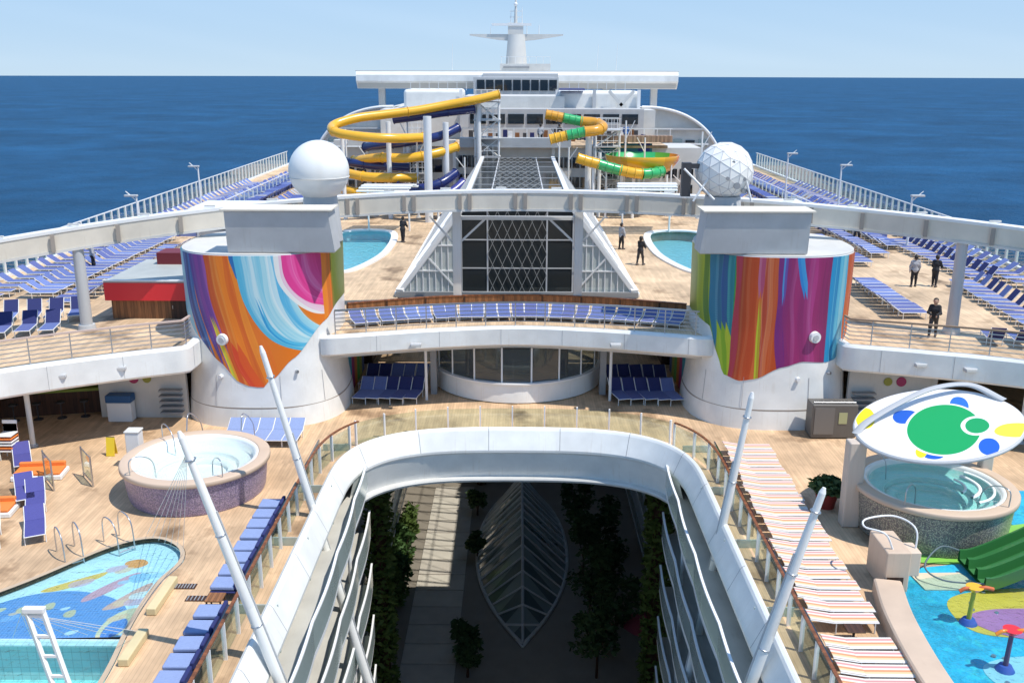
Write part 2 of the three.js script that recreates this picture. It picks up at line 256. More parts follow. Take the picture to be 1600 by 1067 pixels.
balconyBlock(1, 'white stacked balconies with glass fronts on the shaded starboard side of the opening');
// the four leaning masts
function mast(label, top, base, r) {
  const t = thing('leaning_mast', label, 'mast', base, 0, 'leaning masts along the opening');
  const d = V(top[0] - base[0], top[1] - base[1], top[2] - base[2]), e = k => [d.x * k, d.y * k, d.z * k];
  obj('pole', [bar([0, 0, 0], e(0.55), r * 1.15, r, 14), bar(e(0.55), e(0.985), r, r * 0.62, 14)], whiteGloss, t);
  for (const k of [0.5, 0.74, 0.93]) { const g = new THREE.TorusGeometry(r * (k > 0.6 ? 0.86 : 1.02), 0.022, 6, 18); g.applyQuaternion(new THREE.Quaternion().setFromUnitVectors(V(0, 0, 1), d.clone().normalize())); g.translate(...e(k)); obj('collar', [g], steel, t); }
  obj('tip', [bar(e(0.985), e(1.0), r * 0.62, r * 0.3, 14)], whitePlain, t);
  const sd = d.x < 0 ? 1 : -1;
  obj('fin', [beamBox([sd * r * 0.9, 0.2, 0], [d.x * 0.8 + sd * r * 0.7, d.y * 0.8, d.z * 0.8], 0.05, 0.10)], greyPaint, t);
}
mast('tall white leaning mast in front of the left painted funnel', [-8.68, 6.3, -31.2], [-4.9, -9.4, -31.2], 0.155);
mast('white leaning mast rising across the left whirlpool', [-8.46, 6.55, -22.5], [-5.3, -4.4, -22.5], 0.15);
mast('short white leaning mast at the foot of the right painted funnel', [7.74, 5.15, -29.9], [6.0, -7.0, -29.9], 0.15);
mast('white leaning mast rising over the striped loungers', [7.82, 5.1, -22.5], [5.45, -4.2, -22.5], 0.15);
// park floor
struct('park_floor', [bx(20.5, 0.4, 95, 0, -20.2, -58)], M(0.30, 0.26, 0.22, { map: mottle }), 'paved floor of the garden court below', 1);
const path = thing('garden_path', 'pale paved walkway deep in the garden court', 'path', [-5.4, -20, -66]);
for (let i = 0; i < 13; i++) obj('paving_stone', [rb(3.4, 0.08, 2.1, 0.02, 0, 0.044, 15.4 - i * 2.2)], i % 3 ? M(0.66, 0.60, 0.53, { map: mottle }) : M(0.60, 0.54, 0.48, { map: mottle }), path, 1);
struct('court_walls', [bx(0.3, 20, 62, -10.2, -10.2, -69), bx(0.3, 20, 62, 10.2, -10.2, -69), bx(20.4, 20, 0.3, 0, -10.2, -100), bx(20.4, 20, 0.3, 0, -10.4, -11)], offwhite, 'pale side walls of the garden court', 1);
for (const s of [-1, 1]) {                     // far balconies of the court
  const t = thing('court_balconies', s < 0 ? 'pale balcony tiers on the far left wall of the garden court' : 'dim balcony tiers on the far right wall of the garden court', 'balconies');
  for (let k = 0; k < 6; k++) {
    obj('balcony_slab', [bx(1.1, 0.25, 48, s * 9.5, -4 - 2.7 * k, -70)], whitePlain, t);
    for (let b = 0; b < 10; b++) obj('glass_panel', [bx(0.03, 0.95, 4.6, s * 8.98, -3.38 - 2.7 * k, -48.4 - b * 4.8)], paneGreen, t);
  }
}
const courtGlassA = P(0.16, 0.20, 0.20, { roughness: 0.1, ior: 1.6, clearcoat: 1 }), courtGlassB = P(0.34, 0.40, 0.39, { roughness: 0.16, ior: 1.6, clearcoat: 1 });
{ // boat-shaped glass roof in the park floor
  const t = thing('crystal_canopy', 'boat-shaped dark glass canopy with white ribs on the garden court floor', 'skylight', [0.45, -20, -66.4]);
  const L = 12.6, W = 3.4, H = 4.2, N = 22, sec = (k) => { const f = k / N * 2 - 1; return [Math.max(0.02, W * (1 - Math.abs(f) ** 2.2)), f * L, Math.max(0.05, H * (1 - Math.abs(f) ** 2.6))]; };
  for (let k = 0; k < N; k++) {
    const [w0, z0, h0] = sec(k), [w1, z1, h1] = sec(k + 1);
    for (const s of [-1, 1]) {
      const g = new THREE.BufferGeometry(); g.setAttribute('position', new THREE.Float32BufferAttribute([s * w0, 0.1, z0, s * w1, 0.1, z1, 0, h1, z1, s * w0, 0.1, z0, 0, h1, z1, 0, h0, z0], 3)); g.computeVertexNormals();
      obj('glass_pane', [g], k % 2 ? courtGlassA : courtGlassB, t);
      obj('rib', [beamBox([s * (w0 + 0.05), 0.12, z0], [s * 0.02, h1 + 0.05, z1 + 0.25], 0.10, 0.12)], whitePlain, t);
    }
  }
  const kp = []; for (let k = 0; k <= N; k++) { const [, z, h] = sec(k); kp.push([0, h + 0.08, z]); }
  obj('ridge', [pipe(kp, 0.1, 44, 6)], M(0.5, 0.52, 0.53), t);
  for (const s of [-1, 1]) obj('curb', [pipe(Array.from({ length: N + 1 }, (_, k) => { const [w, z] = sec(k); return [s * w, 0.12, z]; }), 0.14, 44, 6)], offwhite, t);
}
// planting
function leafCloud(n, R, pick, size = 0.22) {       // merged small leaf faces spread through a volume
  const pos = []; for (let i = 0; i < n; i++) { const [x, y, z] = pick(); const a = rnd() * 6.28, b = rnd() * 3.14 - 1.57, s = size * (0.6 + 0.8 * rnd()); const u = V(Math.cos(a), Math.sin(b) * 0.5, Math.sin(a)).normalize(), w = V(rnd() - 0.5, rnd() + 0.2, rnd() - 0.5).normalize(); const p = V(x, y, z), q = u.clone().multiplyScalar(s), r = w.multiplyScalar(s * 0.55); const A = p.clone().sub(q), B = p.clone().add(r), D = p.clone().add(q), E2 = p.clone().sub(r); for (const m of [A, B, D, A, D, E2]) pos.push(m.x, m.y, m.z); }
  const g = new THREE.BufferGeometry(); g.setAttribute('position', new THREE.Float32BufferAttribute(pos, 3)); g.computeVertexNormals(); return g;
}
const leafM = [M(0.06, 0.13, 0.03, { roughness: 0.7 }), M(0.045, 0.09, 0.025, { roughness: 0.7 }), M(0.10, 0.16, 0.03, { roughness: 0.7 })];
function vineColumn(x, z, label, m) {
  const t = thing('vine_column', label, 'plant column', [x, -20, z], 0);
  obj('trunk', [bar([0, 0, 0], [0, 17.4, 0], 0.42, 0.42, 12)], darkWood, t);
  obj('foliage', [leafCloud(2600, 1, () => { const a = rnd() * 6.283, r = 0.42 + 0.42 * rnd(), y = 0.3 + 17 * rnd(); return [Math.cos(a) * r, y, Math.sin(a) * r]; }, 0.22)], m, t).userData.kind = 'stuff';
}
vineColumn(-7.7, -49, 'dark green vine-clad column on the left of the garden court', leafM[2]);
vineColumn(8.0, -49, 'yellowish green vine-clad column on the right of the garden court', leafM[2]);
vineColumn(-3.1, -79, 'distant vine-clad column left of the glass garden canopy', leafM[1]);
function shrub(x, y, z, r, h, label, m, group) {
  const t = thing('shrub', label, 'shrub', [x, y, z], 0, group);
  obj('stem', [bar([0, 0, 0], [0.05, h * 0.55, 0], 0.09, 0.05), bar([0, h * 0.25, 0], [r * 0.5, h * 0.7, 0.1], 0.05, 0.02), bar([0, h * 0.25, 0], [-r * 0.4, h * 0.7, -0.2], 0.05, 0.02)], darkWood, t);
  const cl = Array.from({ length: 9 }, () => [(rnd() - 0.5) * r * 1.3, h * (0.35 + 0.55 * rnd()), (rnd() - 0.5) * r * 1.3, r * (0.35 + 0.3 * rnd())]);
  obj('crown', [leafCloud(900, r, () => { const c = cl[Math.floor(rnd() * cl.length)], a = rnd() * 6.283, b = Math.acos(2 * rnd() - 1), q = c[3] * Math.cbrt(rnd()); return [c[0] + q * Math.sin(b) * Math.cos(a), Math.max(0.1, c[1] + q * Math.cos(b)), c[2] + q * Math.sin(b) * Math.sin(a)]; }, 0.2)], m, t).userData.kind = 'stuff';
}
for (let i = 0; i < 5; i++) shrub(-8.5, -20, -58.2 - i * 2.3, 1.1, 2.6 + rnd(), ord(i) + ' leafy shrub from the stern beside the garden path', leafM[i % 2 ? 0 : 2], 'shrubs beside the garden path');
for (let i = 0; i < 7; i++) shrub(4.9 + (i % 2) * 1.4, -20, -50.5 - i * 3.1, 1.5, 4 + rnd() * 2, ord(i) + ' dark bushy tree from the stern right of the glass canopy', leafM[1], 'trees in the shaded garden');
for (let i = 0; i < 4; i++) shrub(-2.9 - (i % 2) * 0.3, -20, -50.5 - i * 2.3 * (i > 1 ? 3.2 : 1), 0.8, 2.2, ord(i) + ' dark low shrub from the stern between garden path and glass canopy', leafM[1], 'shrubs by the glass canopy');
{ const t = thing('garden_parasol', 'dull red garden parasol down in the shaded court', 'parasol', [8.1, -20, -52.7]);
  obj('canopy', [new THREE.ConeGeometry(1.5, 0.7, 10, 1, true).translate(0, 2.65, 0)], M(0.30, 0.05, 0.07), t); obj('pole', [bar([0, 0, 0], [0, 2.9, 0], 0.04)], steel, t); obj('base', [new THREE.CylinderGeometry(0.35, 0.4, 0.1, 14).translate(0, 0.05, 0)], darkMetal, t); }

// ---------------------------------------------------------------- funnels with painted murals
function canvasTex(w, h, draw) { const c = document.createElement('canvas'); c.width = w; c.height = h; draw(c.getContext('2d'), w, h); const t = new THREE.CanvasTexture(c); t.colorSpace = THREE.SRGBColorSpace; t.anisotropy = 8; t.magFilter = THREE.LinearFilter; return t; }
const FW = 3.45, FD = 3.4, FZ = -43.65, FX = 11.65;     // funnel plan: half width, half depth, centre
const fpt = (a, gx = 0) => { const e = 2 / 2.6; return [(FW + gx) * Math.sign(Math.cos(a)) * Math.abs(Math.cos(a)) ** e, FZ + (FD + gx) * Math.sign(Math.sin(a)) * Math.abs(Math.sin(a)) ** e]; };
// paint strokes: each is [colour, points(x, y in 0..1), width]; flowing paint made of many thin lines
function paint(base, strokes) {
  return canvasTex(1024, 1024, (c, w, h) => {
    c.fillStyle = base; c.fillRect(0, 0, w, h); c.lineCap = c.lineJoin = 'round'; let q = 5; const r = () => (q = (q * 16807) % 2147483647) / 2147483647;
    const line = (pts, o, wob) => { const n = 48, W0 = c.lineWidth, ta = pts[0][1] > 0.01, tb = pts[pts.length - 1][1] < 0.95 && pts[pts.length - 1][0] < 0.95, cv = new THREE.CatmullRomCurve3(pts.map(([x, y]) => V(x, y, 0)), false, 'catmullrom', 0.5).getPoints(n), q = (p, k) => [(p.x + o + wob * Math.sin(k * 0.23 + o * 60)) * w, p.y * h];
      if (!ta && !tb) { c.beginPath(); cv.forEach((p, k) => { const [X, Y] = q(p, k); k ? c.lineTo(X, Y) : c.moveTo(X, Y); }); c.stroke(); return; }
      const al = c.globalAlpha; if (al < 1) c.globalAlpha = al * 0.5; for (let k = 0; k < n; k++) { const f = (k + 0.5) / n; c.lineWidth = W0 * Math.min(1, ta ? f * 3 : 1, tb ? (1 - f) * 3 : 1) + 0.3; const [X, Y] = q(cv[k], k), [X2, Y2] = q(cv[k + 1], k + 1); c.beginPath(); c.moveTo(X, Y); c.lineTo(X2, Y2); c.stroke(); } c.lineWidth = W0; c.globalAlpha = al; };
    for (const [cols, pts, wd] of strokes) {
      const n = cols.length; c.globalAlpha = 1;
      cols.forEach((k, i) => { c.strokeStyle = k; c.lineWidth = wd * w / n * 1.5; line(pts, ((i + 0.5) / n - 0.5) * wd, wd * 0.02); });
      for (let i = 0; i < 70 * Math.sqrt(wd * 4); i++) { const f = r(), k = Math.max(0, Math.min(n - 1, Math.floor(f * n + (r() - 0.5) * 2.2))); c.strokeStyle = r() < 0.05 ? '#ffffff' : cols[k]; c.globalAlpha = 0.08 + 0.3 * r() * r(); c.lineWidth = wd * w * (0.02 + 0.16 * r() * r()); line(pts, (f - 0.5) * wd, wd * 0.03 * r()); }
    }
    c.globalAlpha = 1;
  });
}
const muralL = paint('#f07d12', [
  [['#9fd6e6', '#57b4d6', '#8cc7da'], [[0.03, -0.05], [0.06, 0.5], [0.18, 0.8]], 0.10],
  [['#1c4f9c', '#173a7c', '#2a64a8'], [[0.11, -0.05], [0.14, 0.4], [0.27, 0.85]], 0.06],
  [['#5b3a94', '#8d43a0', '#74409c', '#a85ab0'], [[0.20, -0.05], [0.24, 0.35], [0.38, 0.9]], 0.12],
  [['#d9541c', '#f07d12', '#ff8a10', '#e8660f', '#ff9420', '#f37812'], [[0.37, -0.05], [0.42, 0.4], [0.58, 1.1]], 0.25, 40],
  [['#ffd23a', '#c9d83a', '#f59a1c'], [[0.26, 0.45], [0.33, 0.7], [0.42, 1.02]], 0.03, 6],
  [['#e8451c', '#f05a14'], [[0.40, 0.65], [0.46, 0.85], [0.56, 1.05]], 0.07, 10],
  [['#1273b8', '#0f86c4', '#2a95cc'], [[0.52, -0.1], [0.54, 0.08], [0.60, 0.22]], 0.20],
  [['#57bfe0', '#a9e2ee', '#d8f2f4', '#7fd0e6', '#c6ecf0', '#eaf8f6', '#39aee0', '#b9e6ee'], [[0.60, 0.0], [0.64, 0.35], [0.78, 0.6], [1.0, 0.72], [1.2, 0.74]], 0.30, 48],
  [['#1fa0d8', '#5cc4e6'], [[0.56, 0.3], [0.64, 0.55], [0.80, 0.68], [1.05, 0.66]], 0.03, 6],
  [['#f6f3ee', '#f3c9dc'], [[0.71, -0.05], [0.74, 0.2], [0.90, 0.42], [1.1, 0.5]], 0.06, 10],
  [['#ec3f95', '#f25aa6', '#e0358c', '#f57ab8', '#e63f94', '#d42e84'], [[0.83, -0.1], [0.86, 0.15], [0.96, 0.33], [1.15, 0.42]], 0.22, 40],
  [['#f58a12', '#ee7412', '#6d7c1e'], [[0.965, -0.1], [0.975, 0.6]], 0.06, 10],
]);
const muralR = paint('#c8460c', [
  [['#8c9a1e', '#b6c21e', '#5f8a2a', '#9ab01c'], [[0.03, -0.05], [0.04, 0.5], [0.1, 0.9]], 0.09],
  [['#0c7fa0', '#0a6c90', '#17589a', '#0e8a92'], [[0.12, -0.05], [0.12, 0.3], [0.14, 0.75]], 0.12],
  [['#a8c81e', '#8cba14', '#c8d428'], [[0.12, 0.5], [0.15, 0.7], [0.17, 1.0]], 0.07],
  [['#3ba04a', '#9ac020'], [[0.188, -0.05], [0.19, 0.7]], 0.015, 4],
  [['#c63a52', '#c0440f', '#d2521a', '#cc4a10', '#e0702a', '#b53c28', '#d45a12', '#c44a14'], [[0.32, -0.05], [0.32, 0.6], [0.30, 1.1]], 0.26, 44],
  [['#c8d02a', '#b8a01c'], [[0.33, 0.3], [0.34, 1.1]], 0.02, 5],
  [['#c96a8a', '#b84a70'], [[0.33, -0.05], [0.33, 0.3]], 0.03, 5],
  [['#7a1f78', '#9a2268', '#a8246e', '#8c1e64', '#b83a84', '#a02468', '#86205c'], [[0.61, -0.05], [0.61, 0.5], [0.66, 1.1]], 0.33, 44],
  [['#4a90d0', '#6a4aa0'], [[0.47, -0.05], [0.47, 0.35]], 0.02, 5],
  [['#2a86d0', '#3a9ad8'], [[0.55, -0.05], [0.58, 0.12], [0.61, 0.3]], 0.035, 7],
  [['#1e90c4', '#0f7fb4', '#58b4d2', '#8cc4ce', '#3aa0c8'], [[0.84, -0.05], [0.84, 0.6], [0.85, 1.1]], 0.14, 24],
  [['#c2530f', '#b44a10'], [[0.955, -0.05], [0.96, 0.9]], 0.11, 12],
]);
function interp(tab, x) { for (let i = 1; i < tab.length; i++) if (x <= tab[i][0]) { const f = (x - tab[i - 1][0]) / (tab[i][0] - tab[i - 1][0]); const s = f * f * (3 - 2 * f); return tab[i - 1][1] + (tab[i][1] - tab[i - 1][1]) * (0.5 * f + 0.5 * s); } return tab[tab.length - 1][1]; }
const lowL = [[0, 5.4], [0.04, 4.9], [0.15, 4.0], [0.30, 2.95], [0.42, 2.05], [0.50, 1.85], [0.62, 2.15], [0.76, 3.1], [0.95, 4.6], [1, 5.2]];
const lowR = [[0, 4.6], [0.06, 4.4], [0.11, 3.2], [0.15, 2.35], [0.24, 2.15], [0.34, 2.3], [0.46, 2.75], [0.62, 3.1], [0.78, 3.0], [0.84, 3.05], [0.96, 4.1], [1, 4.8]];
function funnel(side, label, mural, low) {
  const t = thing('funnel', label, 'funnel', [FX * side, 0, 0]);
  const N = 96, ring = Array.from({ length: N + 1 }, (_, i) => fpt(i / N * Math.PI * 2));
  const prof = [[0.28, 0], [0.20, 0.85], [0.16, 1.0], [0.05, 2.4], [0, 4.5], [0.04, 7.62], [0.0, 7.72]];
  const FP = [], U = [], I = [], m = prof.length;
  for (let i = 0; i <= N; i++) for (const [g, y] of prof) { const [x, z] = fpt(i / N * Math.PI * 2, g); FP.push(x, y, z); U.push(i / N * 26, y); }
  for (let i = 0; i < N; i++) for (let j = 0; j < m - 1; j++) { const a = i * m + j, b = a + m; I.push(a, a + 1, b, b, a + 1, b + 1); }
  const g = new THREE.BufferGeometry(); g.setAttribute('position', new THREE.Float32BufferAttribute(FP, 3)); g.setAttribute('uv', new THREE.Float32BufferAttribute(U, 2)); g.setIndex(I); g.computeVertexNormals();
  const tw = obj('tower', g, whiteGloss, t);
  obj('roof', [slab(ring.slice(0, -1), 7.70, 7.76)], offwhite, t);
  obj('seam', [sweep([...ring].reverse(), [[0.17, 0.86], [0.205, 0.86], [0.205, 0.92], [0.17, 0.92]])], ribMat, t);
  for (const a of [0.22, 0.42, 0.62, 0.82]) { const [x, z] = fpt(a * Math.PI, 0.19); obj('plate_seam', [beamBox([x, 0.95, z], [fpt(a * Math.PI, 0.07)[0], 2.35, fpt(a * Math.PI, 0.07)[1]], 0.014, 0.014)], M(0.42, 0.42, 0.43), tw); }
  // painted skin on the aft face
  const a0 = Math.PI * (side < 0 ? 1.02 : 1.04), a1 = side < 0 ? -0.10 * Math.PI : -0.03 * Math.PI, K = 72, R = 24, P2 = [], U2 = [], I2 = [];
  for (let i = 0; i <= K; i++) { const a = a0 + (a1 - a0) * i / K, [x0] = fpt(a); const u = (x0 / FW + 1) / 2, yl = interp(low, i / K < 0.5 ? Math.min(u, 0.5) : Math.max(u, 0.5)); for (let j = 0; j <= R; j++) { const y = yl + (7.7 - yl) * j / R; const gr = 0.02 + (y < 2.4 ? 0.05 + (2.4 - y) * 0.08 : 0.05 * Math.max(0, (4.5 - y) / 2.1)) + 0.013 * (y - 4.5 > 0 ? (y - 4.5) : 0); const [x, z] = fpt(a, gr); P2.push(x, y, z); U2.push(u, (y - 1.85) / 5.75); } }
  for (let i = 0; i < K; i++) for (let j = 0; j < R; j++) { const a = i * (R + 1) + j, b = a + R + 1; I2.push(a, b, a + 1, b, b + 1, a + 1); }
  const g2 = new THREE.BufferGeometry(); g2.setAttribute('position', new THREE.Float32BufferAttribute(P2, 3)); g2.setAttribute('uv', new THREE.Float32BufferAttribute(U2, 2)); g2.setIndex(I2); g2.computeVertexNormals();
  const mu = obj('mural', g2, P(0.84, 0.84, 0.84, { map: mural, roughness: 0.45, clearcoat: 0.25, clearcoatRoughness: 0.3 }), tw); mu.userData.label = 'flowing stripes of bright paint on the funnel face';
  // grey housing on top, flush with the inboard side
  const xi = -side * 3.85, xo = side * 0.75;
  const box = slab([[xi, -40.35], [xo, -40.35], [xo, -41.9], [xi, -41.9]], 7.78, 9.6, [], 0.05); { const p = box.attributes.position; for (let i = 0; i < p.count; i++) { const f = (p.getY(i) - 7.78) / 1.88; if (p.getZ(i) > -41) p.setZ(i, p.getZ(i) + (1 - f) * -0.2); if (Math.abs(p.getX(i) - xi) < 0.3) p.setX(i, p.getX(i) + side * 0.22 * f); } box.computeVertexNormals(); }
  obj('top_housing', [box], greyPaint, t, 1);
  obj('housing_cap', [bx(Math.abs(xi - xo) + 0.12, 0.06, 1.65, (xi + xo) / 2 + side * 0.1, 9.63, -41.1)], beige, t);
  // round lamp and floodlights
  const f = (x, y, r) => { const a = Math.acos(Math.max(-1, Math.min(1, Math.sign(x / FW) * Math.abs(x / FW) ** 1.45))); const [px, pz] = fpt(a, 0.12); return new THREE.CylinderGeometry(r, r * 1.1, 0.16, 18).rotateX(Math.PI / 2).rotateY(Math.PI / 2 - a).translate(px, y, pz); };
  const rl = obj('round_lamp', [f(side < 0 ? -1.3 : 1.4, side < 0 ? 4.0 : 4.2, 0.24)], whitePlain, t);
  obj('lamp_ring', [f(side < 0 ? -1.3 : 1.4, side < 0 ? 4.0 : 4.2, 0.13).translate(0, 0, 0.04)], greyPaint, rl);
  obj('floodlight', [f(-side * 0.1 + (side < 0 ? -1.6 : 0.9), 2.3, 0.09)], whitePlain, t); obj('floodlight', [f(side < 0 ? 2.0 : 2.2, 2.5, 0.07)], steel, t);
}
funnel(-1, 'white funnel painted with orange, turquoise and pink swirls under a grey housing', muralL, lowL);
funnel(1, 'white funnel painted with teal, orange, magenta and blue streaks under a grey housing', muralR, lowR);
// domes on the funnels
{
  const t = thing('satellite_dome', 'smooth white satellite dome on the left funnel', 'satellite dome', [-9.0, 9.72, -43.9]);
  obj('dome', [new THREE.SphereGeometry(1.36, 48, 32).translate(0, 1.22, 0)], whiteGloss, t);
  obj('seam', [new THREE.TorusGeometry(1.345, 0.02, 6, 60).rotateX(Math.PI / 2).translate(0, 0.95, 0)], offwhite, t);
  obj('pedestal', [new THREE.CylinderGeometry(0.75, 0.95, 2.1, 24).translate(0, -0.9, 0)], greyPaint, t);
  const u = thing('radar_dome', 'white panelled dome with dark hatches and struts on the right funnel', 'radar dome', [9.35, 9.72, -43.9]);
  const ico = new THREE.IcosahedronGeometry(1.3, 2), pe = ico.attributes.position, seenE = new Set(), ed = []; ico.computeVertexNormals();
  for (let i = 0; i < pe.count; i += 3) for (const [q, r] of [[0, 1], [1, 2], [2, 0]]) { const A = V().fromBufferAttribute(pe, i + q), B = V().fromBufferAttribute(pe, i + r), k = [A, B].map(v => v.toArray().map(c => c.toFixed(2)).join()).sort().join('|'); if (!seenE.has(k)) { seenE.add(k); ed.push(bar([A.x, A.y + 1.25, A.z], [B.x, B.y + 1.25, B.z], 0.014, 0.014, 4)); } }
  const dm = obj('dome', [ico.translate(0, 1.25, 0)], white, u); obj('panel_seams', ed, M(0.55, 0.55, 0.56), dm).userData.kind = 'stuff';
  for (const [x, y, z, r] of [[0.35, 0.72, 1.16, 0.15], [-0.1, 1.05, 1.26, 0.08], [0.7, 1.0, 1.02, 0.08], [0.15, 1.75, 1.12, 0.07], [0.75, 0.45, 0.85, 0.12]]) obj('hatch', [new THREE.CylinderGeometry(r, r, 0.1, 12).rotateX(Math.PI / 2).translate(x, y, z)], midGrey, u);
  obj('bracket', [bx(0.4, 1.5, 0.4, -1.75, 0.9, 0.2), bx(0.9, 0.2, 0.3, -1.3, 1.5, 0.2)], darkMetal, u);
  obj('frame', [bar([-1.5, 0, 0.9], [-0.3, 1.9, 0.8], 0.05), bar([-1.9, 1.4, 0.5], [-0.6, 0.1, 1.1], 0.05), bar([1.1, 0, 0.9], [0.6, 1.6, 0.9], 0.05)], whitePlain, u);
  obj('pedestal', [new THREE.CylinderGeometry(0.8, 1.0, 2.1, 20).translate(0, -0.9, 0)], greyPaint, u);
}
// arched beam between and beyond the funnels
const beamPath = Array.from({ length: 81 }, (_, i) => { const x = -30 + 61 * i / 80; return [x, -47.4 + 0.0122 * x * x]; });
const beamY = x => (x < 0 ? -0.0029 : -0.0018) * x * x;
{
  const t = thing('arch_beam', 'long arched beige beam spanning the ship over both funnels', 'beam');
  obj('beam_body', [sweep(beamPath, [[-0.35, 8.80], [0.24, 8.80], [0.24, 9.56], [-0.35, 9.56]], true, x => beamY(x))], beige, t);
  obj('top_edge', [sweep(beamPath, [[-0.4, 9.565], [0.27, 9.565], [0.27, 9.70], [-0.4, 9.70]], true, x => beamY(x))], whitePlain, t);
  obj('bottom_edge', [sweep(beamPath, [[-0.4, 8.68], [0.28, 8.68], [0.28, 8.795], [-0.4, 8.795]], true, x => beamY(x))], offwhite, t);
  const st = along(beamPath, 2.72);
  for (const [x, z, a] of st) { for (const s of [-0.24, 0.24]) obj('rib', [bx(0.18, 0.755, 0.1, x + s, 9.18 + beamY(x), z + 0.292, a)], ribMat, t); }
  for (const x of [-19.8, 19.9]) { const z = -47.4 + 0.0122 * x * x; obj('post', [bar([x, 3.8, z], [x, 8.7 + beamY(x), z], 0.27, 0.24, 18)], greyPaint, t); obj('post_foot', [new THREE.CylinderGeometry(0.36, 0.4, 0.25, 18).translate(x, 3.925, z)], greyPaint, t); }
  for (const x of [-3.05, 3.1]) { obj('post', [bx(0.42, 4.75, 0.42, x, 6.16, -48.15)], offwhite, t); }
  obj('cross_rail', [bx(5.7, 0.18, 0.22, 0.02, 8.2, -48.15)], offwhite, t);
  for (const s of [-1, 1]) obj('brace', [beamBox([s * 2.85, 7.0, -48.15], [s * 1.65, 8.12, -48.15], 0.1, 0.1), beamBox([s * 3.3, 7.0, -48.15], [s * 4.4, 8.3, -48.0], 0.1, 0.1)], offwhite, t);
  obj('lamp_strip', Array.from({ length: 22 }, (_, i) => bx(0.5, 0.08, 0.1, -28 + i * 2.72, 9.8 + beamY(-28 + i * 2.72), -47.4 + 0.0122 * (-28 + i * 2.72) ** 2)), offwhite, t);
}

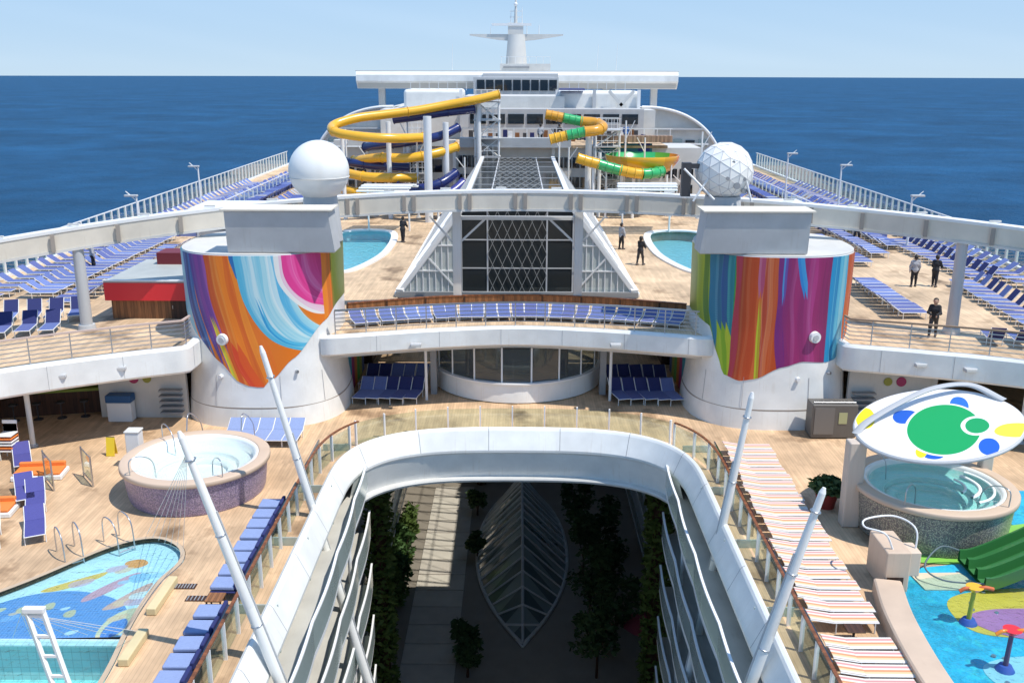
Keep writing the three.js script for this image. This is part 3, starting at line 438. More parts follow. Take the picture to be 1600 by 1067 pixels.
// ---------------------------------------------------------------- glass hall behind the beam
{
  const t = thing('glass_hall', 'dark glass hall with diamond lattice and white ribbed slopes behind the beam', 'glass hall');
  const z0 = -49.6, z1 = -82, yb = 3.85, yt = 8.35, hw = 2.95; const quad = (a, b, c, d) => { const g = new THREE.BufferGeometry(); g.setAttribute('position', new THREE.Float32BufferAttribute([a, b, c, a, c, d].flat(), 3)); g.computeVertexNormals(); return g; };
  const wall = (x, f) => [x, yb + (yt - yb) * f, z0], roof = (x, f) => [x, yt, z0 + (z1 - z0) * f];
  const xs = [-hw, -1.55, 0, 1.55, hw], lattM = M(0.30, 0.30, 0.29), frameM = M(0.50, 0.50, 0.50);
  for (const [fn, NV, n, nm] of [[wall, 3, 6, 'wall'], [roof, 8, 6, 'roof']]) {
    for (let k = 0; k < NV; k++) for (let i = 0; i < 4; i++) obj(nm + '_pane', [quad(fn(xs[i], k / NV), fn(xs[i + 1], k / NV), fn(xs[i + 1], (k + 1) / NV), fn(xs[i], (k + 1) / NV))], skyGlass, t);
    for (let k = 0; k <= NV; k++) obj('cross_bar', [beamBox(fn(-hw, k / NV), fn(hw, k / NV), 0.06, 0.06)], frameM, t);
    for (const x of xs) if (x) obj('mullion', [beamBox(fn(x, 0), fn(x, 1), Math.abs(x) > 2 ? 0.14 : 0.08, 0.08)], frameM, t);
    const lat = [], M2 = nm === 'wall' ? 4 : 12, o = nm === 'wall' ? p => [p[0], p[1], p[2] + 0.06] : p => [p[0], p[1] + 0.06, p[2]];
    for (let k = 0; k < M2; k++) for (let i = 0; i < n; i++) { const xa = -1.55 + 3.1 * i / n, xb = -1.55 + 3.1 * (i + 1) / n, a0 = k / M2, a1 = (k + 1) / M2; lat.push(beamBox(o(fn(xa, a0)), o(fn(xb, a1)), 0.024, 0.024), beamBox(o(fn(xb, a0)), o(fn(xa, a1)), 0.024, 0.024)); }
    obj(nm + '_lattice', lat, lattM, t).userData.kind = 'stuff';
  }
  const NZ = 20, b0 = s => f => [s * (6.35 - 0.15 * f), yb, z0 + (z1 - z0) * f], t0 = s => f => [s * hw, yt, z0 + (z1 - z0) * f], mid = (p, q, k) => p.map((v, i) => v + (q[i] - v) * k);
  for (const s of [-1, 1]) {
    const ba = b0(s), tp = t0(s);
    for (let k = 0; k < NZ; k++) {
      const A = ba(k / NZ), B = ba((k + 1) / NZ), Cc = tp((k + 1) / NZ), D = tp(k / NZ);
      obj('slope_pane', [quad(A, B, Cc, D)], sideGlass, t); obj('slope_rib', [beamBox(A, D, 0.13, 0.26)], whitePlain, t);
      obj('slope_bar', [beamBox(mid(A, D, 0.33), mid(B, Cc, 0.33), 0.06, 0.06)], whitePlain, t); obj('slope_bar', [beamBox(mid(A, D, 0.66), mid(B, Cc, 0.66), 0.06, 0.06)], whitePlain, t);
      obj('slope_brace', [beamBox(A, mid(B, Cc, 0.66), 0.05, 0.05)], whitePlain, t);
    }
    obj('slope_girder', [beamBox([s * 6.2, 4.1, z0 + 0.1], [s * 3.2, 8.0, z0 - 7], 0.42, 0.26)], whitePlain, t); obj('top_girder', [beamBox(tp(0), tp(1), 0.3, 0.26)], whitePlain, t); obj('curb', [beamBox(ba(0), ba(1), 0.3, 0.3)], whitePlain, t);
    obj('end_gable', [quad([s * 6.3, yb, z0], [s * hw, yb, z0], [s * hw, yt, z0], [s * hw, yt, z0])], gableGlass, t); for (const f of [0.3, 0.6]) obj('gable_bar', [beamBox([s * hw, yb + (yt - yb) * f, z0 + 0.04], [s * (6.3 - (6.3 - hw) * f), yb + (yt - yb) * f, z0 + 0.04], 0.07, 0.07)], whitePlain, t); obj('gable_brace', [beamBox([s * hw, yb + 0.1, z0 + 0.06], [s * 4.6, yb + 2.0, z0 + 0.06], 0.06, 0.08)], whitePlain, t);
    for (let i = 1; i < 10; i++) { const x = 6.3 - (6.3 - hw) * i / 10; obj('gable_bar', [beamBox([s * x, yb, z0 + 0.03], [s * x, yb + (yt - yb) * i / 10, z0 + 0.03], 0.05, 0.05)], whitePlain, t); } obj('gable_edge', [beamBox([s * 6.35, yb, z0 + 0.05], [s * hw, yt, z0 + 0.05], 0.12, 0.2)], whitePlain, t);
  }
  obj('plinth', [bx(12.8, 0.3, 0.2, 0, 3.96, -49.45)], midGrey, t);
}

// ---------------------------------------------------------------- railings
function barRail(path, y, label, o = {}) {                // posts, wires and a wooden handrail
  const t = thing('deck_railing', label, 'railing');
  obj('handrail', [sweep(path, [[-0.05, y + 1.08], [0.05, y + 1.08], [0.05, y + 1.15], [-0.05, y + 1.15]])], o.rail ?? railWood, t);
  for (let k = 0; k < 5; k++) obj('rail_bar', [sweep(path, [[-0.015, y + 0.2 + k * 0.18], [0.015, y + 0.2 + k * 0.18], [0.015, y + 0.23 + k * 0.18], [-0.015, y + 0.23 + k * 0.18]])], steel, t);
  for (const [x, z] of along(path, o.step ?? 1.55)) obj('post', [bar([x, y, z], [x, y + 1.08, z], 0.028)], steel, t);
}
const inb = p => p.map(([x, z]) => [x, z - 0.02]);
barRail(inb(wingL.map(clipX).slice(2, -1)), 3.9, 'railing along the upper deck edge left of the left funnel', { rail: M(0.55, 0.42, 0.36) });
barRail(inb(midE.slice(2, -2)), 3.9, 'curved railing on the white balcony between the funnels', { step: 1.38, rail: steel });
barRail(inb(wingR.map(clipX).slice(1, -1)), 3.9, 'railing along the upper deck edge right of the right funnel', { rail: M(0.30, 0.2, 0.13) });
function glassRail(path, y, label, o = {}) {
  const t = thing('glass_balustrade', label, 'balustrade'), st = along(path, o.step ?? 1.35), h = o.h ?? 1.12;
  st.forEach(([x, z, a], i) => {
    obj('post', [bx(0.055, h, 0.11, x, y + h / 2, z, a)], whitePlain, t);
    if (i + 1 < st.length) { const [x2, z2] = st[i + 1], L = Math.hypot(x2 - x, z2 - z); obj('glass_pane', [bx(L - 0.1, h - 0.2, 0.012, (x + x2) / 2, y + h / 2, (z + z2) / 2, Math.atan2(-(z2 - z), x2 - x))], pane, t); }
  });
  if (o.rail) obj('handrail', [sweep(path, [[-0.045, y + h], [0.045, y + h], [0.045, y + h + 0.05], [-0.045, y + h + 0.05]])], o.rail, t);
}
const off = (d) => openL.map(([x, z], i) => { const a = openL[Math.max(0, i - 1)], b = openL[Math.min(openL.length - 1, i + 1)], L = Math.hypot(b[0] - a[0], b[1] - a[1]); return [x + (b[1] - a[1]) / L * d, z - (b[0] - a[0]) / L * d]; });
const g1 = off(0.55);
glassRail(g1.filter(([x, z]) => x < 0 && z > -37.9 && z < -14), 0, 'glass balustrade with brown handrail along the sunlit left side of the opening', { rail: railWood, step: 1.25 });
glassRail(off(0.75).filter(([x, z]) => Math.abs(x) < 7 && z < -37), 0, 'clear glass balustrade with white posts behind the forward end of the rim', { step: 1.42 });
glassRail(g1.filter(([x, z]) => x > 0 && z > -37.9 && z < -14), 0, 'glass balustrade with brown handrail in front of the striped loungers', { rail: railWood, step: 1.25 });
for (const s of [-1, 1]) {
  const X = s < 0 ? XL + 0.5 : XR - 0.5, t = thing('windscreen', s < 0 ? 'tall glass windscreen with white posts along the port side' : 'tall glass windscreen with white posts along the starboard side', 'windscreen');
  const yt = 5.5; for (let i = 0; i < 64; i++) { const z = -44 - i * 1.27; obj('post', [bx(0.13, yt - 3.8 + (i % 6 ? 0 : 0.1), 0.15, X, (yt + 3.8) / 2, z)], whitePlain, t); if (i < 63) obj('glass_pane', [bx(0.015, yt - 4.1, 1.1, X, (yt + 4.0) / 2, z - 0.635)], pane, t); }
  obj('top_rail', [bx(0.1, 0.06, 81, X, yt + 0.03, -84.2)], whitePlain, t); obj('kerb', [bx(0.25, 0.18, 81, X, 3.89, -84.2)], whitePlain, t);
}
for (const s of [-1, 1]) { const X = s * 24.6; glassRail(Array.from({ length: 30 }, (_, i) => [X, -70 - i * 1.5]), 3.8, s < 0 ? 'low glass rail with white posts inside the port lounger rows' : 'low glass rail with white posts inside the starboard lounger rows', { step: 1.5, h: 1.05, rail: whitePlain }); }

// ---------------------------------------------------------------- pools
const mosaicPool = canvasTex(1024, 1024, (c, w, h) => {      // tile picture on the shallow floor: x -18.8..-10.6, z -29.6..-23.6
  const X = x => (x + 18.8) / 8.2 * w, Y = z => (z + 29.6) / 6 * h; c.fillStyle = '#bfdfec'; c.fillRect(0, 0, w, h);
  const blob = (col, pts) => { c.fillStyle = col; c.beginPath(); pts.forEach(([x, z], i) => { const n = pts[(i + 1) % pts.length]; const mx = X((x + n[0]) / 2), my = Y((z + n[1]) / 2); if (!i) c.moveTo(mx, my); else c.quadraticCurveTo(X(x), Y(z), mx, my); }); const f = pts[0], g = pts[1]; c.quadraticCurveTo(X(f[0]), Y(f[1]), X((f[0] + g[0]) / 2), Y((f[1] + g[1]) / 2)); c.fill(); };
  blob('#c9e4ee', [[-17.5, -25], [-14.5, -28], [-12.5, -28.5], [-13.5, -27], [-15.5, -25.6]]);
  blob('#4a7fc4', [[-15.6, -25.9], [-13.6, -26.6], [-11.4, -25.6], [-11.4, -23.4], [-15.8, -23.2], [-16.6, -24]]);
  blob('#e9b23c', [[-14.9, -26.3], [-13.6, -27.3], [-13.0, -27.7], [-13.2, -27.1], [-14.2, -26.3]]);
  blob('#e88a34', [[-12.9, -28.2], [-12.3, -28.5], [-11.9, -28.1], [-12.4, -27.7]]);
  blob('#c98a9a', [[-13.2, -26.2], [-12.2, -27.6], [-11.9, -27.5], [-12.6, -26.2], [-13.2, -25.6]]);
  blob('#d59a8a', [[-12.3, -25.6], [-11.5, -27.0], [-11.3, -26.8], [-11.6, -25.6], [-12.4, -25.2]]);
  blob('#7fb4d8', [[-12.4, -27.3], [-11.8, -27.6], [-11.5, -27.2], [-12.0, -26.8]]);
  blob('#e7815a', [[-17.6, -24.6], [-16, -24.9], [-14.9, -24], [-15.2, -23.2], [-18, -23]]);
  blob('#d9c79a', [[-12.0, -25.0], [-11.3, -25.6], [-10.9, -25.2], [-11.2, -24], [-12, -23.6]]);
  blob('#3f76c8', [[-11.9, -24.6], [-11.4, -25], [-11.2, -24.2], [-11.8, -23.6]]);
  for (const [x, z] of [[-14.9, -25.4], [-14.2, -25.6], [-13.4, -25.2]]) blob('#bfae86', [[x, z], [x + 0.3, z - 0.2], [x + 0.4, z + 0.3], [x + 0.05, z + 0.3]]);
  for (let i = 0; i < 46; i++) { const a = rnd(), b = rnd(), x = -18 + a * 7, z = -28.8 + b * 5.2, r = 0.12 + rnd() * 0.3, col = ['#8fbfe0', '#dce9ea', '#e3b48c', '#c79ab0', '#6f9fd4', '#e6cf8a'][i % 6]; c.globalAlpha = 0.75; blob(col, [[x, z], [x + r * 2, z - r * 0.8], [x + r * 1.6, z + r * 0.6], [x + r * 0.2, z + r]]); } c.globalAlpha = 1; c.fillStyle = 'rgba(240,247,250,0.10)'; c.fillRect(0, 0, w, h);
  c.fillStyle = 'rgba(235,245,250,0.35)'; for (let i = 0; i < 60; i++) c.fillRect(0, i * h / 60, w, 1.5); for (let i = 0; i < 82; i++) c.fillRect(i * w / 82, 0, 1.5, h);
});
{
  const t = thing('main_pool', 'pool with mosaic beach end and turquoise deep part on the left deck', 'pool', [0, 0, 0]);
  const sh = poolPlan.filter(([x, z]) => z < -23.6), g = new THREE.ShapeGeometry(plan(sh)); g.rotateX(-Math.PI / 2); g.translate(0, -0.22, 0);
  const p = g.attributes.position, uv = g.attributes.uv; for (let i = 0; i < p.count; i++) uv.setXY(i, (p.getX(i) + 18.8) / 8.2, 1 - (p.getZ(i) + 29.6) / 6);
  obj('beach_floor', g, M(0.9, 0.9, 0.9, { map: mosaicPool, roughness: 0.35 }), t).userData.label = 'mosaic tile picture in blue, yellow and orange';
  obj('deep_floor', [slab(poolPlan.filter(([x, z]) => z >= -23.7), -1.5, -1.4)], poolFloor, t, 1);
  obj('basin_wall', [sweep(poolPlan, [[0, -1.5], [0.02, -1.5], [0.02, -0.01], [0, -0.01]])], M(0.10, 0.14, 0.20, { map: mosaicDark }), t, 1);
  obj('step_edge', [bx(7.4, 1.3, 0.12, -14.6, -0.8, -23.62), bx(7.9, 0.05, 0.3, -14.8, -0.17, -23.5)], M(0.55, 0.72, 0.72, { map: tileT }), t, 1);
  obj('coping', [sweep(poolPlan, [[-0.16, 0.004], [-0.02, 0.004], [-0.02, 0.02], [-0.16, 0.02]])], M(0.55, 0.42, 0.30, { map: mottle }), t, 1);
  obj('water', [new THREE.ShapeGeometry(plan(poolPlan.filter(([x, z]) => z >= -23.62))).rotateX(-Math.PI / 2).translate(0, -0.10, 0)], water, t, 1);
  obj('shallow_water', [new THREE.ShapeGeometry(plan(sh)).rotateX(-Math.PI / 2).translate(0, -0.15, 0)], water, t, 1);
  for (const [l, x, z] of [[1.5, -10.42, -22.9], [1.9, -10.6, -25.6]]) obj('wall_step', [rb(0.3, 0.24, l, 0.04, x, 0.12, z)], M(0.70, 0.58, 0.34, { map: mottle }), t, 1);
}
for (const [pl, s, label] of [[upPoolL, -1, 'light blue pool on the upper deck left of the glass roof'], [upPoolR, 1, 'light blue pool on the upper deck right of the glass roof']]) {
  const t = thing('deck_pool', label, 'pool');
  obj('basin_floor', [slab(pl, 2.96, 3.1)], M(0.20, 0.58, 0.70, { map: tileT }), t, 1); obj('basin_wall', [sweep([...pl, pl[0]], [[0, 3.0], [0.05, 3.0], [0.05, 3.8], [0, 3.8]])], M(0.5, 0.7, 0.75), t);
  obj('coping', [sweep([...pl, pl[0], pl[1]], [[-0.2, 3.80], [0.3, 3.80], [0.3, 3.9], [-0.2, 3.9]])], whitePlain, t);
  obj('water', [new THREE.ShapeGeometry(plan(pl)).rotateX(-Math.PI / 2).translate(0, 3.66, 0)], water, t, 1);
}
// whirlpools
function whirlpool(pos, r, h, wall, label, big) {
  const t = thing('whirlpool', label, 'whirlpool', pos);
  obj('tiled_wall', [new THREE.LatheGeometry([[r * 0.93, 0], [r * 0.95, 0.12], [r, h - 0.18]].map(a => new THREE.Vector2(...a)), 72)], M(1, 1, 1, { map: wall, roughness: 0.35 }), t);
  { const g = t.children[0].geometry, uv = g.attributes.uv; for (let i = 0; i < uv.count; i++) uv.setXY(i, uv.getX(i) * 2 * Math.PI * r, g.attributes.position.getY(i)); }
  const L = a => new THREE.LatheGeometry(a.map(q => new THREE.Vector2(...q)), 72);
  const rm = obj('rim', [L([[r + 0.02, h - 0.2], [r + 0.10, h - 0.16], [r + 0.10, h - 0.03], [r + 0.04, h + 0.02], [r - 0.28, h + 0.03], [r - 0.34, h - 0.03], [r - 0.34, h - 0.2]])], copingMat, t);
  const ts = obj('tub_shell', [L([[r - 0.33, h - 0.02], [r - 0.42, h + 0.0], [r - 0.52, h - 0.10], [r - 0.56, h - 0.42], [r - 1.05, h - 0.46], [r - 1.1, h - 0.5], [r - 1.15, h - 0.8], [0.02, h - 0.85]])], tubWhite, t);
  obj('step_ring', [L([[r - 1.16, h - 0.8], [r - 1.16, h - 0.62], [r - 1.5, h - 0.62], [r - 1.52, h - 0.83]])], tubWhite, ts);
  obj('water', [new THREE.CircleGeometry(r - 0.55, 64).rotateX(-Math.PI / 2).translate(0, h - 0.17, 0)], big, t, 1);
  for (const a of [0.9, 2.3, 3.9]) { const c = Math.cos(a), s = Math.sin(a), q = r - 0.15; obj('grab_rail', [pipe([[c * (q + 0.12), h, s * (q + 0.12)], [c * (q + 0.1), h + 0.55, s * (q + 0.1)], [c * (q - 0.3), h + 0.62, s * (q - 0.3)], [c * (q - 0.75), h + 0.3, s * (q - 0.75)], [c * (q - 0.85), h - 0.4, s * (q - 0.85)]], 0.022, 24, 6)], steel, rm); }
}
const tubWater = P(0.90, 0.97, 0.95, { transmission: 1, thickness: 0, roughness: 0.05, ior: 1.33, bumpMap: rippleB, bumpScale: 0.04 });
const tubWaterR = P(0.55, 0.88, 0.86, { transmission: 1, thickness: 0, roughness: 0.05, ior: 1.33, bumpMap: rippleB, bumpScale: 0.06 });
whirlpool([-12.05, 0, -33.5], 2.62, 1.35, mosaicPurple, 'round whirlpool with purple tiled side on the left deck', tubWater);
whirlpool([14.4, 0, -30.7], 2.62, 1.65, mosaicDark, 'round whirlpool with grey tiled side under the disc canopy', tubWaterR);
{ const tub = scene.children.find(o => o.name === 'whirlpool_001'), fm = M(0.80, 0.86, 0.86, { roughness: 0.9 }); for (let i = 0; i < 3; i++) obj('foam_streak', [pipe(arc(0.5 - i * 0.1, -0.15, 1.55 - i * 0.36, -0.75 + i * 0.1, 1.25 - i * 0.15, 14).map(([x, z]) => [x, 1.49, z]), 0.05 + 0.02 * (i % 2), 40, 6).scale(1, 1, 1)], fm, tub); }
{ // steps of the left whirlpool
  const t = thing('whirlpool_steps', 'low tan steps with steel rail behind the left whirlpool', 'steps', [-12.2, 0, -37.0]);
  for (let i = 0; i < 3; i++) obj('step', [bx(2.2, 0.3, 0.4, 0, 0.15 + i * 0.3, -0.6 + i * 0.4)], copingMat, t);
  for (const x of [-1.1, 1.1]) obj('handrail', [pipe([[x, 0, -1], [x, 1.0, -0.9], [x, 1.9, 0.4], [x, 1.3, 0.8]], 0.025, 20, 6)], steel, t);
}
{ // disc canopy, tipped up a little on its starboard side
  const logo = canvasTex(1024, 1024, (c, w) => {
    c.fillStyle = '#f4f1f0'; c.fillRect(0, 0, w, w); const X = x => (x + 1) / 2 * w;
    const bl = (col, pts, grow = 0) => { const n = pts.length, cx = pts.reduce((s, p) => s + p[0], 0) / n, cz = pts.reduce((s, p) => s + p[1], 0) / n, q = pts.map(([x, z]) => { const L = Math.hypot(x - cx, z - cz) || 1; return [X(x + (x - cx) / L * grow), X(z + (z - cz) / L * grow)]; }); c.fillStyle = col; c.beginPath(); q.forEach((p, i) => { const m = q[(i + 1) % n], e = [(p[0] + m[0]) / 2, (p[1] + m[1]) / 2]; i ? c.quadraticCurveTo(p[0], p[1], e[0], e[1]) : c.moveTo(e[0], e[1]); }); const m = q[1]; c.quadraticCurveTo(q[0][0], q[0][1], (q[0][0] + m[0]) / 2, (q[0][1] + m[1]) / 2); c.fill(); };
    bl('#1f5fc8', [[-0.14, -0.22], [-0.33, -0.1], [-0.46, -0.16], [-0.45, -0.37], [-0.32, -0.52], [-0.12, -0.45]]); bl('#2f74d0', [[0.54, -0.28], [0.39, -0.08], [0.27, -0.15], [0.32, -0.42], [0.47, -0.64], [0.59, -0.56]]); bl('#1f62d0', [[0.42, 0.84], [0.27, 1.02], [0.15, 0.97], [0.17, 0.76], [0.31, 0.58], [0.44, 0.62]]); bl('#1f5fc8', [[-0.24, 0.84], [-0.35, 0.9], [-0.46, 0.84], [-0.48, 0.74], [-0.39, 0.7], [-0.27, 0.74]]);
    bl('#f5e314', [[-0.64, -0.40], [-0.79, -0.14], [-0.93, -0.2], [-0.89, -0.5], [-0.73, -0.78], [-0.60, -0.72]]); bl('#f2e21c', [[-0.38, 0.66], [-0.47, 0.8], [-0.55, 0.78], [-0.53, 0.63], [-0.45, 0.52], [-0.37, 0.54]]); bl('#f7e545', [[0.99, 0.6], [0.75, 0.74], [0.5, 0.6], [0.5, 0.43], [0.71, 0.30], [0.97, 0.4]]);
    const big = [[0.39, 0.36], [0.2, 0.64], [-0.03, 0.81], [-0.25, 0.81], [-0.41, 0.66], [-0.47, 0.39], [-0.4, 0.05], [-0.21, -0.26], [0.04, -0.45], [0.29, -0.45], [0.45, -0.28], [0.49, 0.03]], sm = [[0.52, 0.3], [0.42, 0.41], [0.31, 0.43], [0.25, 0.35], [0.28, 0.2], [0.37, 0.08], [0.48, 0.06], [0.54, 0.15]];
    bl('#f8f6f4', big, 0.06); bl('#0ba659', big, 0.02); bl('#f8f6f4', sm, 0.08); bl('#12a35c', sm, 0.02);
  });
  const t = thing('disc_canopy', 'white disc canopy with green circles and blue and yellow petals over the right whirlpool', 'canopy', [14.36, 0, -30.85]);
  const ex = V(Math.cos(0.19), Math.sin(0.19), 0), ez = V(0, Math.sin(-0.078), Math.cos(-0.078)), ny = ez.clone().cross(ex).normalize(), mt = new THREE.Matrix4().makeBasis(ex, ny, ez).setPosition(0, 3.7, 0), T = g => g.applyMatrix4(mt), R = 2.68;
  const d = obj('canopy_disc', [T(new THREE.CylinderGeometry(R, R - 0.08, 0.14, 72))], whiteGloss, t);
  obj('printed_top', [T(new THREE.CircleGeometry(R - 0.02, 72).rotateX(-Math.PI / 2).translate(0, 0.076, 0))], M(0.92, 0.92, 0.92, { map: logo, roughness: 0.5 }), d);
  obj('edge_ring', [T(new THREE.TorusGeometry(R, 0.06, 8, 80).rotateX(Math.PI / 2))], greyPaint, d);
  { const pts = new THREE.CatmullRomCurve3([[-1.0, 0.02, -0.1], [-0.85, 0.08, -0.2], [-0.36, 0.14, -0.45], [0.24, 0.17, -0.69], [0.72, 0.12, -0.70], [0.97, 0.03, -0.28]].map(a => V(a[0] * R, a[1] * R, a[2] * R))).getPoints(34), g = pipe(pts.map(p => [p.x, p.y / 0.4, p.z]), 0.15, 60, 10); g.scale(1, 0.4, 1); g.computeVertexNormals(); obj('arch_arm', [T(g)], greyPaint, t); }
  obj('post', [rb(0.6, 3.15, 0.5, 0.06, -2.72, 1.575, 0.1)], M(0.62, 0.52, 0.44, { map: mottle }), t); obj('post', [rb(0.4, 4.0, 0.4, 0.05, 2.45, 2.0, -1.2)], M(0.55, 0.5, 0.46, { map: mottle }), t);
}
{ // shower post with loop rail
  const t = thing('shower_pillar', 'tan pillar with looped steel rail beside the splash pool', 'pillar', [11.55, 0, -26.9]);
  obj('pillar', [rb(0.75, 1.35, 1.5, 0.05, 0, 0.675, 0)], copingMat, t); obj('side_box', [rb(0.35, 0.8, 0.7, 0.04, 0.54, 0.9, 0.3)], M(0.66, 0.52, 0.40), t); obj('panel', [bx(0.5, 0.35, 0.02, -0.05, 0.35, 0.757)], darkWood, t);
  obj('loop_rail', [pipe([[0.6, 1.0, 0.4], [0.65, 1.85, 0.2], [0.2, 2.0, -0.4], [-0.7, 1.95, -0.3], [-0.9, 1.9, 0.15], [-0.4, 1.85, 0.5], [-0.1, 1.3, 0.5]], 0.03, 40, 8)], whitePlain, t);
}
const splashT = tex(512, (u, v) => { const q = 0.72 + 0.42 * fbm(u, v) + 0.10 * (vn[4][1](u * 128, v * 128) - 0.5), p = Math.max(0, fbm(v, u, 1) - 0.6) * 1.2; return [q * 0.9 + p, q * 0.97 + p * 0.5, q]; }, true, 1 / 5);
{ // low curb wall and splash pool
  const cp = smooth([[10.85, -26.15], [10.5, -24.4], [10.3, -22.4], [10.25, -20.4], [10.4, -18], [10.8, -14]], 30);
  const t = thing('splash_pool', 'bright blue splash pad with green, yellow and purple floor patches', 'splash pool');
  obj('curb', [sweep(cp, [[0, 0], [0, 0.46], [-0.05, 0.5], [-0.75, 0.5], [-0.8, 0.46], [-0.8, 0]])], copingMat, t, 1);
  const inn = cp.map(([x, z]) => [x + 0.82, z]);
  obj('blue_floor', [slab([...inn, [26, -14], [26, -33.6], [17.6, -33.6], [17.2, -28.5], [11.6, -27.4]], 0.01, 0.03)], M(0.05, 0.50, 0.72, { map: splashT, roughness: 0.25, bumpMap: rippleB, bumpScale: 0.03 }), t, 1);
  const bl = (n, col, pts, y) => obj(n, [slab(smooth(pts, 60, true), y, y + 0.006)], M(...col, { map: mottle, roughness: 0.35 }), t, 1);
  bl('green_patch', [0.26, 0.60, 0.10], [[12.6, -28.2], [14, -27.9], [16, -28.2], [18.2, -28.9], [20.5, -29.6], [19.5, -31], [16.4, -30.4], [13, -29.0]], 0.034);
  bl('yellow_patch', [0.78, 0.52, 0.07], [[12.75, -25.0], [13.4, -26.0], [16, -26.4], [18, -25.6], [17, -23.9], [13.4, -23.8]], 0.034);
  bl('purple_patch', [0.50, 0.19, 0.42], [[13.1, -24.6], [14.3, -25.2], [17.5, -25.0], [18, -23.9], [14.4, -23.6]], 0.044);
  obj('cream_mat', [slab([[12.4, -27.25], [14.0, -27.3], [14.35, -26.25], [12.5, -26.25]], 0.035, 0.07)], M(0.72, 0.62, 0.46, { map: mottle }), t, 1);
  bl('pale_patch', [0.35, 0.62, 0.72], [[12.5, -22.4], [14, -22.8], [15.5, -22], [14, -21], [12.6, -21.4]], 0.034);
  for (let i = 0; i < 16; i++) obj('nozzle', [new THREE.CylinderGeometry(0.06, 0.07, 0.03, 10).translate(12.2 + rnd() * 4.5, 0.06, -21.5 - rnd() * 5.5)], steel, t);
  obj('water_film', [new THREE.ShapeGeometry(plan([...inn.map(([x, z]) => [x + 0.02, z]), [25.9, -14], [25.9, -27.2], [14, -27.2], [11.7, -26.6]])).rotateX(-Math.PI / 2).translate(0, 0.1, 0)], water, t, 1);
}
{
  const t = thing('water_slide', 'green three-lane slide on the splash pad', 'slide', [15.8, 0, -27.0]);
  const prof = []; for (let l = 0; l < 3; l++) { const z0 = -0.9 + l * 0.62; prof.push([z0, 0.32], [z0 + 0.07, 0.32], [z0 + 0.12, 0.03], [z0 + 0.5, 0.03], [z0 + 0.55, 0.32]); } prof.push([0.96, 0.32], [0.96, -0.08], [-0.9, -0.08]);
  const hY = x => 0.25 + 1.9 * Math.max(0, (x + 1.35) / 3.6) ** 1.15; const pth = Array.from({ length: 21 }, (_, i) => [-1.6 + 3.9 * i / 20, 0]);
  obj('slide_bed', [sweep(pth, prof, true, x => hY(x))], P(0.035, 0.17, 0.045, { roughness: 0.3, clearcoat: 0.5 }), t);
  for (const z of [-0.75, 0.75]) obj('support', [bar([1.4, 0, z], [1.4, hY(1.4), z], 0.07), bar([0, 0, z], [0, hY(0), z], 0.07)], M(0.03, 0.05, 0.12), t);
  obj('loop_rail', [pipe([[-1.5, 0.5, -0.9], [-2.3, 0.75, -0.7], [-3.1, 0.5, 0.1], [-2.7, 0.3, 0.6], [-1.6, 0.35, 0.9]], 0.03, 30, 6)], M(0.10, 0.14, 0.16), t);
}
function sprayPost(pos, label, h, heads) {
  const t = thing('spray_post', label, 'spray post', pos, 0, 'spray posts on the splash pad');
  obj('foot', [new THREE.CylinderGeometry(0.16, 0.26, 0.16, 16).translate(0, 0.08, 0)], M(0.03, 0.09, 0.36), t);
  obj('pole', [bar([0, 0.1, 0], [0.04, h, 0], 0.07, 0.06, 10)], heads[0], t);
  obj('head', [new THREE.CylinderGeometry(0.24, 0.10, 0.15, 18).translate(0.04, h + 0.05, 0)], heads[1], t);
  obj('arm', [pipe([[0.04, h, 0], [0.28, h + 0.12, 0.05], [0.55, h + 0.07, 0.05]], 0.06, 12, 8), pipe([[0.04, h, 0], [-0.22, h + 0.1, 0.05], [-0.4, h, 0.05]], 0.055, 12, 8)], heads[2], t);
}
sprayPost([13.0, 0.03, -24.45], 'yellow mushroom spray post on the yellow patch', 1.05, [M(0.35, 0.36, 0.04), yellowG, M(0.55, 0.12, 0.03)]);
sprayPost([12.95, 0.03, -22.2], 'red and orange spray post with dark pole at the front of the splash pad', 1.1, [M(0.10, 0.06, 0.13), red, orangeG]);

// ---------------------------------------------------------------- loungers
function makeLounger(name, label, cat, sling, frame = whitePlain, back = 0.62, back2 = null) {
  const t = thing(name, label, cat); const L = 1.28, B = 0.68, w = 0.32, c = Math.cos(back), s = Math.sin(back);
  obj('frame', [bar([-w, 0.33, 0], [-w, 0.33, L], 0.02, 0.02, 5), bar([w, 0.33, 0], [w, 0.33, L], 0.02, 0.02, 5), bar([-w, 0.33, 0], [-w, 0.33 + B * s, -B * c], 0.02, 0.02, 5), bar([w, 0.33, 0], [w, 0.33 + B * s, -B * c], 0.02, 0.02, 5), bar([-w, 0.33, L], [w, 0.33, L], 0.02, 0.02, 5)], frame, t);
  for (const [x, z] of [[-w, 0.08], [w, 0.08], [-w, L - 0.1], [w, L - 0.1]]) obj('leg', [bar([x, 0, z], [x, 0.33, z], 0.02, 0.02, 5)], frame, t);
  obj('seat', [rb(w * 2 - 0.03, 0.03, L, 0.012, 0, 0.345, L / 2)], sling, t);
  const g = new RoundedBoxGeometry(w * 2 - 0.03, 0.03, B, 1, 0.012); g.translate(0, 0.015, -B / 2); g.rotateX(back); g.translate(0, 0.34, 0); obj('backrest', [g], back2 ?? sling, t);
  return t;
}
const slingPale = M(0.20, 0.27, 0.58, { map: weave, roughness: 0.85 }), slingGrey = M(0.13, 0.16, 0.40, { map: weave, roughness: 0.85 });
let first = makeLounger('sun_lounger', '', 'sun lounger', blueSling);
const protoNavy = makeLounger('sun_lounger', '', 'sun lounger', blueSling, whitePlain, 0.95, navySling);
const place = { blue: [first, false], navy: [protoNavy, false] };
